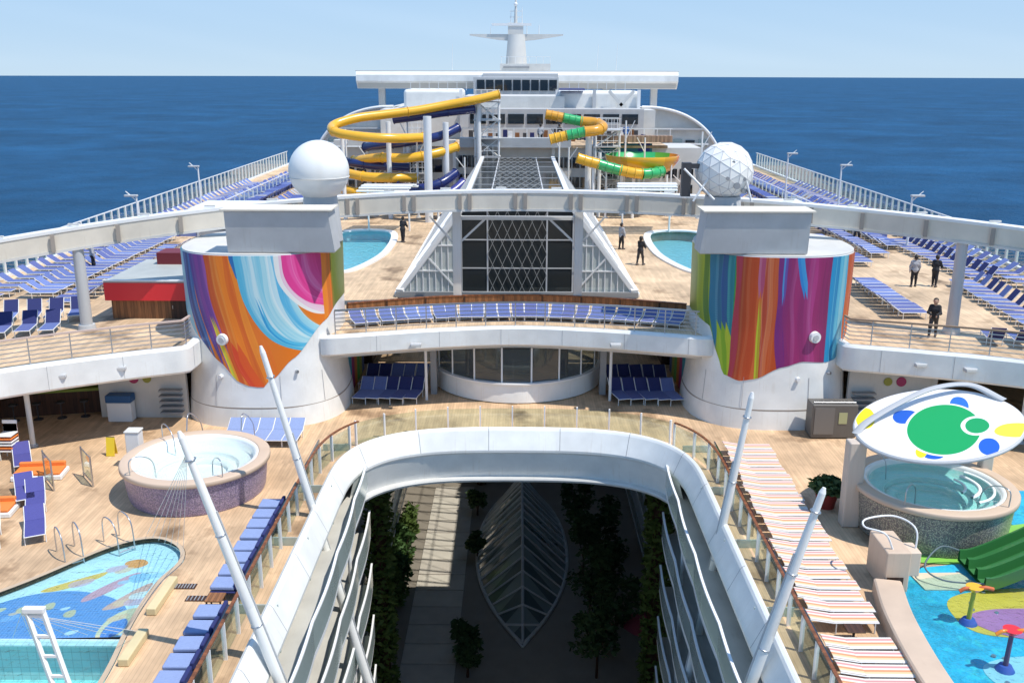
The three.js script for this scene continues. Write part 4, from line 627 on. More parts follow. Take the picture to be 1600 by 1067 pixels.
function lounger(kind, x, z, turn, label, group, y = 3.8) {
  const e = place[kind], j = () => (rnd() - 0.5) * 0.10;
  if (!e[1]) { e[1] = true; e[0].position.set(x, y, z); e[0].rotation.y = turn; e[0].userData.label = label; e[0].userData.group = group; return; }
  const o = dup(e[0], [x + j(), y, z + j()], turn + j() * 1.1, label, group), v = rnd(); if (group === 'curved row between the funnels') o.scale.set(0.92, 0.7, 0.85); if (v > 0.45) for (const c of o.children) if (c.material === blueSling) c.material = v > 0.8 ? slingPale : slingGrey; else if (c.material === navySling && v > 0.85) c.material = blueSling;
}
const H = Math.PI / 2;
for (let i = 0; i < 48; i++) lounger('blue', -27.9, -47 - i * 1.15, H, ord(i) + ' blue lounger from the stern in the row beside the port windscreen', 'row beside the port windscreen');
for (let i = 0; i < 22; i++) lounger('blue', -25.4, -49 - i * 0.86, H, ord(i) + ' blue lounger from the stern in the second row from the port windscreen', 'second row from the port windscreen');
for (let i = 0; i < 18; i++) lounger('blue', -22.3, -47 - i * 0.95, -H, ord(i) + ' blue lounger from the stern in the inner row left of the red kiosk', 'inner row of the left upper deck');
for (let r = 0; r < 2; r++) for (let i = 0; i < 7; i++) lounger('navy', -27.0 + i * 0.95, -41.0 - r * 2.6 - i * 0.25, 0.25, ord(i) + (r ? ' dark-backed lounger from the left in the row behind the left beam pillar' : ' dark-backed lounger from the left in the row along the left railing'), 'rows by the left railing');
for (let r = 0; r < 3; r++) for (let i = 0; i < 13; i++) lounger('blue', 20.6 + r * 2.1, -58.4 - r * 3.0 - i * 0.82, H, ord(i) + ' blue lounger from the stern in the ' + ['inner', 'middle', 'outer'][r] + ' row behind the two standing people', 'packed block on the right upper deck');
for (let i = 0; i < 11; i++) lounger('blue', 18.6 + i * 0.03, -45.4 - i * 0.76, H, ord(i) + ' blue lounger from the railing in the file between right funnel and people', 'file behind the right funnel');
for (let i = 0; i < 12; i++) lounger('navy', 24.6 + i * 0.08, -42.3 - i * 0.92, -H - 0.15, ord(i) + ' raised dark-backed lounger from the stern right of the right beam pillar', 'raised loungers right of the pillar');
for (let i = 0; i < 7; i++) lounger('navy', 20.9 + i * 0.95, -40.4 + i * 0.33, Math.PI - 0.2, ord(i) + ' dark-backed lounger from the left along the right railing', 'loungers along the right railing');
for (let i = 0; i < 46; i++) lounger('blue', 28.9, -49 - i * 1.15, -H, ord(i) + ' blue lounger from the stern in the row beside the starboard windscreen', 'row beside the starboard windscreen');
for (let i = 0; i < 14; i++) lounger('navy', 26.9, -54 - i * 0.95, -H, ord(i) + ' dark-backed lounger from the stern in the second row from the starboard windscreen', 'second row from the starboard windscreen');
for (let i = 0; i < 25; i++) { const x = -7.6 + i * 0.635, z = -45.2 + 0.024 * x * x; lounger('blue', x, z - 0.3, -x * 0.045, ord(i) + ' blue lounger from the left in the curved row between the funnels', 'curved row between the funnels'); }
for (const s of [-1, 1]) for (let r = 0; r < 2; r++) for (let i = 0; i < 5; i++) lounger('navy', s * (7.35 - i * 0.62), -44.4 - r * 2.2, s * 0.2, ord(i) + ' lounger from the ' + (s < 0 ? 'left' : 'right') + ' funnel in the ' + (r ? 'rear' : 'front') + ' row shaded by the balcony', s < 0 ? 'shaded loungers by the left funnel' : 'shaded loungers by the right funnel', 0);
{ // what is left of the long rows on both sides, too many and too small to part
  const g = merge([rb(0.62, 0.05, 1.28, 0.012, 0, 0.345, 0.64), (() => { const q = new RoundedBoxGeometry(0.62, 0.05, 0.68, 1, 0.012); q.translate(0, 0, -0.34); q.rotateX(0.62); q.translate(0, 0.34, 0); return q; })(), bx(0.04, 0.33, 1.2, -0.3, 0.165, 0.6), bx(0.04, 0.33, 1.2, 0.3, 0.165, 0.6)]);
  const sp = []; for (const [x, a, n, z] of [[-25.6, H, 44, -69], [-23.2, -H, 40, -69], [26.6, -H, 44, -69], [23.0, H, 34, -71], [20.9, -H, 28, -72], [-20.9, H, 28, -73]]) for (let i = 0; i < n; i++) sp.push([x + (rnd() - 0.5) * 0.15, z - i * 1.0, a + (rnd() - 0.5) * 0.12]);
  const im = new THREE.InstancedMesh(g, blueSling.clone(), sp.length), o = new THREE.Object3D(); im.material.color.setRGB(1, 1, 1); sp.forEach(([x, z, a], i) => { o.position.set(x, 3.8, z); o.rotation.y = a; o.updateMatrix(); im.setMatrixAt(i, o.matrix); const v = rnd(); im.setColorAt(i, v < 0.6 ? C(0.12, 0.17, 0.48) : v < 0.85 ? C(0.2, 0.27, 0.58) : C(0.5, 0.52, 0.58)); });
  im.name = numbered('far_loungers'); im.castShadow = im.receiveShadow = true; im.userData = { kind: 'stuff', label: 'distant rows of blue loungers on both upper side decks', category: 'loungers' }; scene.add(im);
}
{
  const p = makeLounger('pale_lounger', 'leftmost pale blue lounger at the foot of the left funnel', 'sun lounger', paleSling, whitePlain, 0.5); p.position.set(-12.2, 0, -38.9); p.userData.group = 'pale loungers at the left funnel';
  for (let i = 1; i < 5; i++) dup(p, [-12.2 + i * 0.66, 0, -38.9], 0, ord(i) + ' pale blue lounger from the left at the foot of the left funnel', null);
  const q = makeLounger('poolside_lounger', 'violet-blue lounger standing nearest the mosaic pool', 'sun lounger', purpleSling, whitePlain, 0.5); q.position.set(-16.6, 0, -30.1); q.rotation.y = 0.45;
  dup(q, [-18.35, 0.0, -32.9], 0.5, 'violet-blue lounger left of the orange sunbed', null); dup(q, [-17.7, 0, -32.4], 0.45, 'violet-blue lounger in front of the orange sunbed', null); dup(q, [-19.2, 0, -32.0], 0.5, 'violet-blue lounger at the left edge of the deck beside the orange sunbed', null); dup(q, [-17.9, 0, -29.6], 0.45, 'violet-blue lounger left of the one nearest the mosaic pool', null); dup(q, [-20.0, 0, -36.0], 0.5, 'violet-blue lounger farthest back on the left pool deck', null);
}
{ // orange sunbeds
  const mk = (x, z, l) => { const t = thing('sunbed', l, 'sunbed', [x, 0, z], 0.12); obj('base', [rb(1.9, 0.2, 1.0, 0.05, 0, 0.10, 0)], whitePlain, t); obj('cushion', [rb(1.75, 0.12, 0.85, 0.05, 0, 0.25, 0.02)], orange, t); obj('back_cushion', [rb(1.75, 0.2, 0.16, 0.06, 0, 0.38, -0.36)], orange, t); };
  mk(-18.6, -34.6, 'orange cushioned sunbed on white base behind the loungers'); mk(-18.9, -31.3, 'orange cushioned sunbed on white base between the two front loungers');
}
const striped = canvasTex(256, 64, (c, w, h) => { const cols = ['#e8ddd2', '#d99a98', '#e8ddd2', '#dd9a70', '#e6cda0', '#e8ddd2']; cols.forEach((k, i) => { c.fillStyle = k; c.fillRect(0, i * h / cols.length, w, h / cols.length + 1); }); });
{
  const sm = M(0.86, 0.86, 0.86, { map: striped, roughness: 0.8 });
  const t = makeLounger('striped_lounger', 'farthest pink and orange striped lounger, next to the right funnel', 'sun lounger', sm, whitePlain, 0.16);
  for (const c of t.children) if (c.material === sm) { const g = c.geometry, p = g.attributes.position, uv = g.attributes.uv; for (let i = 0; i < p.count; i++) uv.setXY(i, p.getZ(i), (p.getX(i) + 0.31) / 0.62); }
  t.userData.group = 'striped loungers'; t.position.set(9.25, 0, -37.2); t.rotation.y = H; t.scale.x = 0.8;
  for (let i = 1; i < 31; i++) if (i !== 22) dup(t, [9.25 - i * 0.012 + (rnd() - 0.5) * 0.16, 0, -37.2 + i * 0.62], H + (rnd() - 0.5) * 0.03, ord(i) + ' pink and orange striped lounger from the right funnel along the balustrade', null);
  const lt = (z, l) => { const q = thing('side_table', l, 'side table', [9.4, 0, z], 0, 'side tables among the striped loungers'); obj('top', [rb(0.5, 0.04, 0.45, 0.015, 0, 0.4, 0)], darkWood, q); obj('leg', [bar([0, 0, 0], [0, 0.4, 0], 0.04)], darkMetal, q); obj('foot', [rb(0.36, 0.03, 0.36, 0.01, 0, 0.015, 0)], darkMetal, q); };
  lt(-37.2 + 22 * 0.62, 'dark side table in the gap of the striped lounger row');
}
{ // armchairs on the left
  const t = thing('deck_chair', 'farthest light blue cushioned chair in the row along the left balustrade', 'chair', [-8.75, 0, -31.3], 0, 'row of chairs along the left balustrade');
  obj('seat', [rb(0.74, 0.14, 0.64, 0.05, 0, 0.42, 0)], paleSling, t); obj('backrest', [rb(0.12, 0.22, 0.66, 0.04, 0.42, 0.50, 0)], navySling, t); obj('frame', [rb(0.74, 0.06, 0.70, 0.02, 0.02, 0.30, 0)], navySling, t);
  for (const [x, z] of [[-0.3, -0.3], [-0.3, 0.3], [0.36, -0.3], [0.36, 0.3]]) obj('leg', [bx(0.05, 0.3, 0.05, x, 0.15, z)], darkMetal, t);
  for (let i = 1; i < 15; i++) if (i !== 8) dup(t, [-8.75, 0, -31.3 + i * 0.79 + (rnd() - 0.5) * 0.05], (rnd() - 0.5) * 0.05, ord(i) + ' light blue cushioned chair from the bow end of the left balustrade', null);
  const q = thing('low_table', 'low brown table in the gap of the blue chair row', 'table', [-8.8, 0, -31.3 + 8 * 0.79]); obj('top', [rb(0.5, 0.05, 0.5, 0.02, 0, 0.42, 0)], wood, q); for (const [x, z] of [[-0.2, -0.2], [0.2, -0.2], [-0.2, 0.2], [0.2, 0.2]]) obj('leg', [bx(0.04, 0.4, 0.04, x, 0.2, z)], darkWood, q);
}
{ const t = thing('curved_screen', 'low curved brown wooden screen behind the balcony loungers', 'screen'); const p = smooth([[-8.4, -46.2], [-4.2, -47.7], [0, -48.2], [4.2, -47.7], [8.4, -46.3]], 30); obj('panel', [sweep(p, [[-0.05, 3.8], [0.05, 3.8], [0.05, 4.2], [-0.05, 4.2]])], wood, t, 1); obj('cap_rail', [sweep(p, [[-0.08, 4.205], [0.08, 4.205], [0.08, 4.26], [-0.08, 4.26]])], railWood, t); for (const [x, z] of along(p, 2.0)) obj('post', [bx(0.08, 0.4, 0.2, x, 4.0, z + 0.02)], darkWood, t); }

// ---------------------------------------------------------------- forward superstructure
const winStrip = (n, x0, x1, y, h, z, parent, name = 'window') => { const w = (x1 - x0) / n; for (let i = 0; i < n; i++) obj(name, [bx(w * 0.84, h, 0.08, x0 + w * (i + 0.5), y, z)], darkGlass, parent); };
{
  const t = thing('forward_terrace', 'stepped grey terrace block facing aft behind the slides', 'terrace');
  obj('lower_block', [bx(32, 5.2, 6, 0, 6.4, -88)], offwhite, t, 1);
  obj('middle_fascia', [bx(9.6, 0.8, 1.2, -0.2, 9.45, -84.6)], greyPaint, t, 1);
  obj('tan_fascia', [bx(6.6, 0.55, 1.0, 10, 9.8, -84.6)], M(0.50, 0.36, 0.27, { map: woodT }), t, 1);
  obj('left_fascia', [bx(10.5, 0.5, 1.0, -10.6, 9.4, -84.6)], offwhite, t, 1);
  obj('teal_panel', [bx(4.7, 1.15, 0.1, 9.35, 8.8, -84.95)], M(0.03, 0.22, 0.30, { map: mottle }), t); obj('blue_panel', [bx(1.0, 1.15, 0.1, 11.0, 8.82, -84.92)], M(0.02, 0.05, 0.28), t);
  for (let r = 0; r < 2; r++) { winStrip(5, -5.2, -3.2, 6.2 + r * 1.6, 1.0, -84.98, t); winStrip(4, 3.3, 6.2, 6.0 + r * 1.7, 0.9, -84.98, t); winStrip(7, -15.5, -6.5, 5.6 + r * 1.8, 1.1, -84.98, t); winStrip(6, 7.0, 15.5, 5.4 + r * 1.4, 0.8, -84.98, t); }
  for (const x of [-5.5, -2.9, 3.1, 6.3]) obj('pier', [bx(0.28, 5.4, 0.4, x, 6.5, -84.85)], whitePlain, t);
  obj('upper_wall', [bx(17.2, 2.6, 5, 3.2, 10.7, -94.6)], greyPaint, t, 1);
  obj('terrace_floor', [bx(26, 0.2, 10, 0, 9.1, -89.6)], deckUp, t, 1);
  for (let i = 0; i < 17; i++) obj('rail_post', [bx(0.06, 0.9, 0.06, -4.8 + i * 1.12, 10.2, -84.3)], whitePlain, t); obj('rail_top', [bx(18.2, 0.05, 0.07, 4.2, 10.66, -84.3)], whitePlain, t);
  winStrip(9, -4.6, 11.4, 11.1, 0.9, -92.06, t);
  // loose clutter of the terrace: folded chairs and tables
  for (let i = 0; i < 26; i++) { const x = -4.4 + i * 0.62 + rnd() * 0.2, h = 0.5 + rnd() * 0.6; loose('terrace_chair', [rb(0.4, 0.06, 0.4, 0.02, x, 9.65, -86 - rnd() * 3), rb(0.4, h, 0.06, 0.02, x, 9.4 + h / 2, -86.2 - rnd() * 3)], [darkMetal, navySling, whitePlain, wood][i % 4], ord(i) + ' small chair from the left on the grey terrace', 'chair', 'chairs on the terrace'); }
}
{
  const t = thing('deck_house', 'white deck house with open sides below the bridge roof', 'deck house');
  obj('left_block', [rb(5.7, 2.2, 6, 0.35, -8.25, 12.6, -99)], white, t, 1); obj('right_block', [rb(8.0, 1.95, 6, 0.35, 7.9, 12.6, -99)], white, t, 1); obj('middle_block', [bx(9.6, 1.6, 8, -0.3, 12.3, -99)], offwhite, t, 1);
  obj('core', [bx(9, 2.4, 14, -0.2, 13.6, -112)], greyPaint, t, 1); winStrip(9, -4.4, 4.2, 14.0, 1.1, -104.96, t);
  obj('lower_block', [bx(26, 8.2, 26, 0, 7.8, -106)], offwhite, t, 1);
  obj('awning', [bx(2.4, 0.18, 2, 5.2, 13.75, -95.6)], M(0.12, 0.13, 0.28), t);
  for (const x of [-5.5, 3.8, 7.4, 11.7]) obj('post', [bx(0.3, 2.6, 0.3, x, 12.4, -95.7)], x === 7.4 ? greyPaint : whitePlain, t);
  for (const s of [-1, 1]) for (let i = 0; i < 7; i++) obj('rail_post', [bx(0.05, 0.8, 0.05, s * (5 + i * 0.9), 14.0, -96.2)], whitePlain, t);
  for (const [a, b] of [[9.6, 11.2], [10.4, 8.8]]) obj('stair', [beamBox([a, 11.9, -95.6], [b, 13.6, -95.6], 0.12, 0.3)], offwhite, t);
}
for (const s of [-1, 1]) {                 // curved shells either side
  const t = thing('curved_roof_shell', s < 0 ? 'white curved roof shell at the left of the forward house' : 'pale curved roof shell at the right of the forward house', 'roof shell');
  const N = 14, K = 12, P0 = [], I = []; for (let i = 0; i <= N; i++) for (let k = 0; k <= K; k++) { const a = i / N * Math.PI / 2, z = -97 - k * 2.3, q = 1 - 0.25 * (k / K) ** 2; P0.push(s * (12.2 + 8.4 * Math.sin(a) ** 0.9 * q), 3.8 + 8.2 * Math.cos(a) ** 0.8 * q, z); }
  for (let i = 0; i < N; i++) for (let k = 0; k < K; k++) { const a = i * (K + 1) + k, b = a + K + 1; s > 0 ? I.push(a, b, a + 1, b, b + 1, a + 1) : I.push(a, a + 1, b, b, a + 1, b + 1); }
  const g = new THREE.BufferGeometry(); g.setAttribute('position', new THREE.Float32BufferAttribute(P0, 3)); g.setIndex(I); g.computeVertexNormals(); obj('shell', [g], white, t, 1);
  const pr = []; for (let i = 0; i <= N; i++) { const a = i / N * Math.PI / 2; pr.push([s * (12.2 + 8.45 * Math.sin(a) ** 0.9), 3.8 + 8.25 * Math.cos(a) ** 0.8, -96.95]); } obj('front_rib', [pipe(pr, 0.16, 40, 6)], whitePlain, t);
  const sh = new THREE.Shape(); sh.moveTo(s * 12.2, 3.8); for (const p of pr) sh.lineTo(p[0], p[1]); sh.closePath(); obj('end_wall', [new THREE.ShapeGeometry(sh).translate(0, 0, -97.4)], offwhite, t, 1);
  for (let r = 0; r < 4; r++) obj('louvre', [bx(7.6 - r * 0.7 + (r < 2 ? 0 : 0.6), 0.16, 0.5, s * (16.0 - r * 0.25), 5.6 + r * 1.45, -97.0)], r % 2 ? greyPaint : whitePlain, t);
  for (let i = 0; i < 5; i++) obj('window', [bx(0.9, 0.7, 0.08, s * (13.4 + i * 1.25), 8.6 - (i % 2) * 0.1, -97.3)], i % 2 ? darkGlass : paneGreen, t);
}
{
  const t = thing('bridge_roof', 'long white bridge roof slab spanning the bow', 'roof');
  const pf = [[-0.2, 13.5], [5, 13.4], [6, 14.3], [6, 15.0], [5.7, 15.4], [-5, 15.4], [-5, 13.9]];
  obj('roof_slab', [sweep([[-19.4, -125], [19.2, -125]], pf)], whiteGloss, t); for (const x of [-19.4, 19.2]) obj('end_cap', [(() => { const s = new THREE.Shape(); pf.forEach(([o, y], i) => i ? s.lineTo(-o, y) : s.moveTo(-o, y)); return new THREE.ShapeGeometry(s).rotateY(H).translate(x, 0, -125); })()], white, t);
  obj('soffit_band', [bx(38.2, 0.75, 0.1, -0.1, 13.85, -119.3)], M(0.60, 0.53, 0.44), t);
  obj('centre_panel', [bx(9, 0.9, 0.2, 0.3, 14.75, -118.9)], greyPaint, t); obj('parapet', [bx(38.8, 0.1, 0.2, -0.1, 15.46, -119.4)], offwhite, t);
  for (const x of [-17, -11, 11, 17]) obj('pillar', [bx(0.8, 10, 0.8, x, 8.6, -124)], white, t);
  for (const x of [-8, 9.6, 11.9]) obj('whip_antenna', [bar([x, 15.4, -121], [x + 0.1, 18.6, -121], 0.03, 0.015, 5)], whitePlain, t);
}
{
  const t = thing('radar_mast', 'pale radar mast with stepped yards above the bridge roof', 'mast', [0, 15.4, -125]);
  const tk = obj('trunk', [(() => { const g = new THREE.CylinderGeometry(1.45, 1.95, 4.3, 4, 1).rotateY(Math.PI / 4).scale(1, 1, 0.8); return g.translate(-0.2, 2.3, 0); })()], offwhite, t);
  obj('base_house', [bx(6.2, 0.9, 4, 0.9, 0.5, 0.5)], offwhite, t, 1); obj('dark_slot', [bx(3.2, 0.22, 0.1, -0.2, 0.55, 2.54)], midGrey, t);
  for (const s of [-1, 1]) obj('yard', [(() => { const sh = new THREE.Shape(); sh.moveTo(0, -0.5); sh.lineTo(2.2, -0.35); sh.lineTo(5.8, 0.18); sh.lineTo(5.8, 0.34); sh.lineTo(0, 0.32); sh.closePath(); const g = new THREE.ExtrudeGeometry(sh, { depth: 1.0, bevelEnabled: false }); if (s < 0) g.rotateY(Math.PI); return g.translate(-0.2, 4.15, s < 0 ? 0.5 : -0.5); })()], offwhite, tk);
  obj('upper_trunk', [bx(1.9, 1.4, 1.4, -0.3, 5.1, 0)], offwhite, t); obj('radar_bar', [bx(4.9, 0.28, 0.4, -0.8, 5.6, 0.6)], whitePlain, t); obj('top_pole', [bar([-0.3, 5.7, 0], [-0.28, 8.7, 0], 0.24, 0.1, 10)], offwhite, t);
  for (const [x, h, y] of [[-0.9, 1.3, 5.8], [0.5, 1.9, 5.8], [1.1, 1.2, 4.5], [2.6, 1.2, 4.4], [-3.4, 0.9, 4.4]]) obj('antenna', [bar([x, y, 0], [x, y + h, 0], 0.06, 0.03, 6)], whitePlain, t);
  for (const y of [6.5, 7.2]) obj('crosstree', [bx(1.5, 0.09, 0.1, -0.3, y, 0)], whitePlain, t); obj('lamp', [new THREE.SphereGeometry(0.24, 12, 8).translate(-0.3, 8.0, 0.2)], whitePlain, t);
  for (let i = 0; i < 8; i++) obj('rail_post', [bx(0.05, 0.8, 0.05, -2 + i * 0.85, 1.35, 2.4)], whitePlain, t); obj('rail_top', [bx(6.2, 0.05, 0.05, 0.95, 1.75, 2.4)], whitePlain, t);
}

// ---------------------------------------------------------------- water slides
const goldG = P(0.70, 0.33, 0.02, { roughness: 0.25, clearcoat: 0.6 });
function slideTube(name, label, runs, legs = []) {
  const t = thing(name, label, 'water slide');
  for (const [m, pts, r = 0.5] of runs) { obj('tube', [pipe(pts, r, Math.max(20, pts.length * 7), 14)], m, t); const c = new THREE.CatmullRomCurve3(pts.map(p => V(...p))); for (let i = 0; i <= 3; i++) { const q = c.getPointAt(i / 3), tg = c.getTangentAt(i / 3); const g = new THREE.TorusGeometry(r + 0.01, 0.05, 5, 16); g.applyQuaternion(new THREE.Quaternion().setFromUnitVectors(V(0, 0, 1), tg)); g.translate(q.x, q.y, q.z); obj('flange', [g], m, t); } }
  for (const [x, y, z, r] of legs) obj('column', [bar([x, 3.8, z], [x, y, z], r, r, 12)], whitePlain, t);
}
slideTube('yellow_slide', 'yellow tube slide looping out to the left below the bridge roof', [
  [yellowG, [[-1.6, 13.5, -83], [-3.6, 13.05, -82.4], [-5.7, 12.7, -82], [-8.3, 12.25, -81], [-10.9, 11.95, -80], [-13, 11.7, -79], [-14.6, 11.2, -77.8], [-14.2, 10.75, -76.4], [-12, 10.45, -75.8], [-9.6, 10.3, -76.4], [-7.6, 10.25, -78.4]], 0.37],
  [yellowG, [[-5.0, 9.4, -80], [-6.7, 8.95, -78.6], [-8.9, 8.65, -78], [-11.2, 8.6, -78.8], [-13.6, 8.2, -80.6]], 0.38],
  [yellowG, [[-14.4, 7.4, -79.4], [-12.2, 7.15, -78], [-10.0, 7.1, -77.8], [-8.2, 7.0, -78.8]], 0.38]],
  [[-10.3, 11.5, -78, 0.2], [-5.8, 11.4, -79, 0.24], [-13.9, 10.4, -77.4, 0.16], [-3.3, 12.8, -83, 0.2]]);
slideTube('blue_slide', 'navy tube slide winding around the yellow one', [
  [navyG, [[-3.7, 12.3, -83], [-6.2, 12.05, -82.2], [-8.3, 11.75, -81.6], [-10.3, 11.5, -81.8]], 0.37],
  [navyG, [[-4.9, 10.9, -80.5], [-6.3, 10.3, -79.4], [-8.8, 9.85, -79], [-10.9, 9.6, -79.4], [-12.6, 9.3, -80.6]], 0.37],
  [navyG, [[-14.2, 8.1, -80.4], [-11.6, 7.9, -79.4], [-8.9, 7.75, -79.6]], 0.37],
  [navyG, [[-5.0, 7.4, -78.6], [-6.2, 6.7, -77.4], [-7.9, 6.3, -77], [-9.6, 6.4, -77.6]], 0.4]],
  [[-7.0, 12.0, -76, 0.32], [-12.4, 9.0, -80.4, 0.14]]);
slideTube('green_and_orange_slide', 'orange and green tube slide bending back beside the terrace', [
  [goldG, [[2.3, 12.0, -80], [3.0, 11.88, -80], [3.7, 11.74, -80]], 0.4], [greenG, [[3.7, 11.74, -80], [4.4, 11.6, -80], [5.2, 11.45, -80]], 0.4],
  [goldG, [[5.2, 11.45, -80], [6.3, 11.35, -79.8], [6.85, 11.1, -79], [6.3, 10.85, -78.2], [5.3, 10.75, -78]], 0.42], [greenG, [[5.3, 10.75, -78], [4.6, 10.6, -78], [3.9, 10.45, -78]], 0.4], [yellowG, [[3.9, 10.45, -78], [3.2, 10.3, -78], [2.6, 10.15, -78]], 0.4]],
  [[5.75, 11.1, -79, 0.26], [6.7, 9, -79.4, 0.14]]);
{
  const runs = [[yellowG, [[4.8, 8.7, -78], [5.6, 8.45, -78], [6.5, 8.22, -78]], 0.42], [greenG, [[6.5, 8.22, -78], [7.4, 7.95, -78], [8.3, 7.72, -78]], 0.42], [yellowG, [[8.3, 7.72, -78], [9.2, 7.55, -77.8], [10, 7.46, -77.8]], 0.42], [greenG, [[10, 7.46, -77.8], [11, 7.5, -78.2], [11.7, 7.6, -79]], 0.42]];
  slideTube('funnel_slide', 'striped funnel slide with green and orange bowl on the right', runs, [[6.1, 8.2, -78, 0.12], [9.4, 7.4, -78.4, 0.12]]);
  const t = scene.children[scene.children.length - 1];
  for (let i = 0; i < 12; i++) { const g = new THREE.LatheGeometry([[0.6, -1.0], [1.8, -0.85], [2.7, -0.3], [3.05, 0.35], [3.1, 0.75], [2.95, 0.75], [2.85, 0.35], [1.7, -0.6], [0.6, -0.8]].map(a => new THREE.Vector2(...a)), 5, i * Math.PI / 6, Math.PI / 6); g.translate(10.4, 7.95, -81.4); obj('bowl_panel', [g], [yellowG, goldG, orangeG, orangeG, M(0.10, 0.34, 0.03), greenG, greenG, greenG, greenG, yellowG, goldG, yellowG][i], t); }
  for (const [x, z] of [[8.6, -80], [12.3, -80], [10.4, -83.4]]) obj('column', [bar([x, 3.8, z], [x, 7.2, z], 0.14, 0.14, 8)], whitePlain, t);
}
function slideTower(x, z, y1, label) { const t = thing('stair_tower', label, 'stair tower', [x, 3.8, z]); const hgt = y1 - 3.8; for (const [a, b] of [[-1, -1], [1, -1], [-1, 1], [1, 1]]) obj('post', [bar([a, 0, b], [a, hgt, b], 0.09, 0.09, 8)], whitePlain, t); const n = Math.round(hgt / 1.5); for (let k = 1; k <= n; k++) { const y = k * hgt / n; obj('landing', [bx(2.3, 0.1, 2.3, 0, y, 0)], greyPaint, t); for (const s of [-1, 1]) obj('guard_rail', [bx(2.2, 0.05, 0.05, 0, y + 0.5, s), bx(2.2, 0.05, 0.05, 0, y + 0.95, s), ...[-1, -0.5, 0, 0.5, 1].map(q => bx(0.04, 0.95, 0.04, q, y + 0.5, s))], whitePlain, t); obj('flight', [beamBox([k % 2 ? -0.9 : 0.9, y - hgt / n, 0.5], [k % 2 ? 0.9 : -0.9, y, 0.5], 0.8, 0.1)], offwhite, t); obj('cross_brace', [beamBox([-1, y - hgt / n, 1], [1, y, 1], 0.05, 0.05)], whitePlain, t); } }
slideTower(-2.6, -84.2, 12.9, 'white stair tower feeding the yellow slide'); slideTower(-8.6, -83.4, 10.2, 'white stair tower inside the loops of the blue slide'); slideTower(7.6, -83.6, 10.6, 'white stair tower behind the orange and green slide');
for (let i = 0; i < 16; i++) { const x = [-15.2, -14.2, -12.8, -11.7, -9.2, -8.1, -4.4, -3.9, 3.4, 4.3, 7.2, 8.9, 10.8, 12.6, 13.8, 14.8][i], z = -78.5 - (i * 7 % 5) * 1.1, h = 3.2 + (i * 5 % 7) * 0.75; const t = thing('slide_support', ord(i) + ' slim white post from the left among the water slides', 'post', [x, 3.8, z], 0, 'slim posts among the slides'); obj('shaft', [bar([0, 0, 0], [0, h, 0], 0.09, 0.07, 8)], whitePlain, t); obj('bracket', [bar([0, h * 0.8, 0], [0.7 * (i % 2 ? 1 : -1), h, 0.2], 0.05, 0.04, 6)], whitePlain, t); obj('foot', [new THREE.CylinderGeometry(0.2, 0.24, 0.1, 10).translate(0, 0.05, 0)], greyPaint, t); }
slideTube('violet_slide', 'short violet-blue slide run at the foot of the slide stairs', [[M(0.06, 0.07, 0.30, { roughness: 0.3 }), [[-4.4, 6.6, -79], [-5.4, 5.9, -78], [-7.0, 5.5, -77], [-9.0, 5.3, -77.4], [-10.6, 5.2, -79]], 0.4], [yellowG, [[-15, 6.2, -80], [-13.4, 5.9, -78.4], [-11.6, 5.8, -78.2]], 0.38]], [[-6.4, 5.4, -77.4, 0.1]]);
function awning(x, y, z, w, label) { const t = thing('slatted_awning', label, 'awning', [x, 3.8, z]); for (let i = 0; i < 6; i++) obj('slat', [rb(w, 0.12, 0.5, 0.04, (i - 2.5) * 0.08, y - 3.8 + Math.sin(i / 5 * Math.PI) * 0.25, -i * 0.62)], whitePlain, t); for (const s of [-1, 1]) obj('post', [bar([s * w * 0.4, 0, -1.5], [s * w * 0.4, y - 3.8, -1.5], 0.07)], whitePlain, t); }
awning(-9.6, 6.95, -70, 3.8, 'white slatted awning on the left above the beam'); awning(9.6, 7.1, -70, 4.4, 'white slatted awning on the right above the beam');
// deck bars beside the funnels
function pavilion(x, z, w, label) { const t = thing('deck_pavilion', label, 'pavilion', [x, 3.8, z]); obj('roof', [rb(w + 0.8, 0.16, 4.2, 0.05, 0, 2.6, 0)], white, t, 1); obj('counter', [rb(w, 1.05, 2.6, 0.04, 0, 0.53, 0)], offwhite, t, 1); obj('shade', [bx(w - 0.4, 1.1, 2.0, 0, 1.65, -0.2)], darkGlass, t); for (const s of [-1, 1]) obj('post', [bx(0.14, 2.55, 0.14, s * w / 2, 1.27, 1.6)], whitePlain, t); for (let i = 0; i < 4; i++) loose('bar_stool', [new THREE.CylinderGeometry(0.18, 0.18, 0.06, 10).translate(-w / 2 + 0.6 + i * w / 4.4, 0.75, 1.8), bar([-w / 2 + 0.6 + i * w / 4.4, 0, 1.8], [-w / 2 + 0.6 + i * w / 4.4, 0.74, 1.8], 0.03)], darkMetal, ord(i) + ' dark stool from the left at the deck bar behind the ' + (x < 0 ? 'left' : 'right') + ' funnel', 'stool', 'stools at the deck bars', t); }
pavilion(-19.3, -66, 4.6, 'white flat-roofed deck bar behind the left funnel'); pavilion(17.6, -68, 4.6, 'white flat-roofed deck bar behind the right funnel');
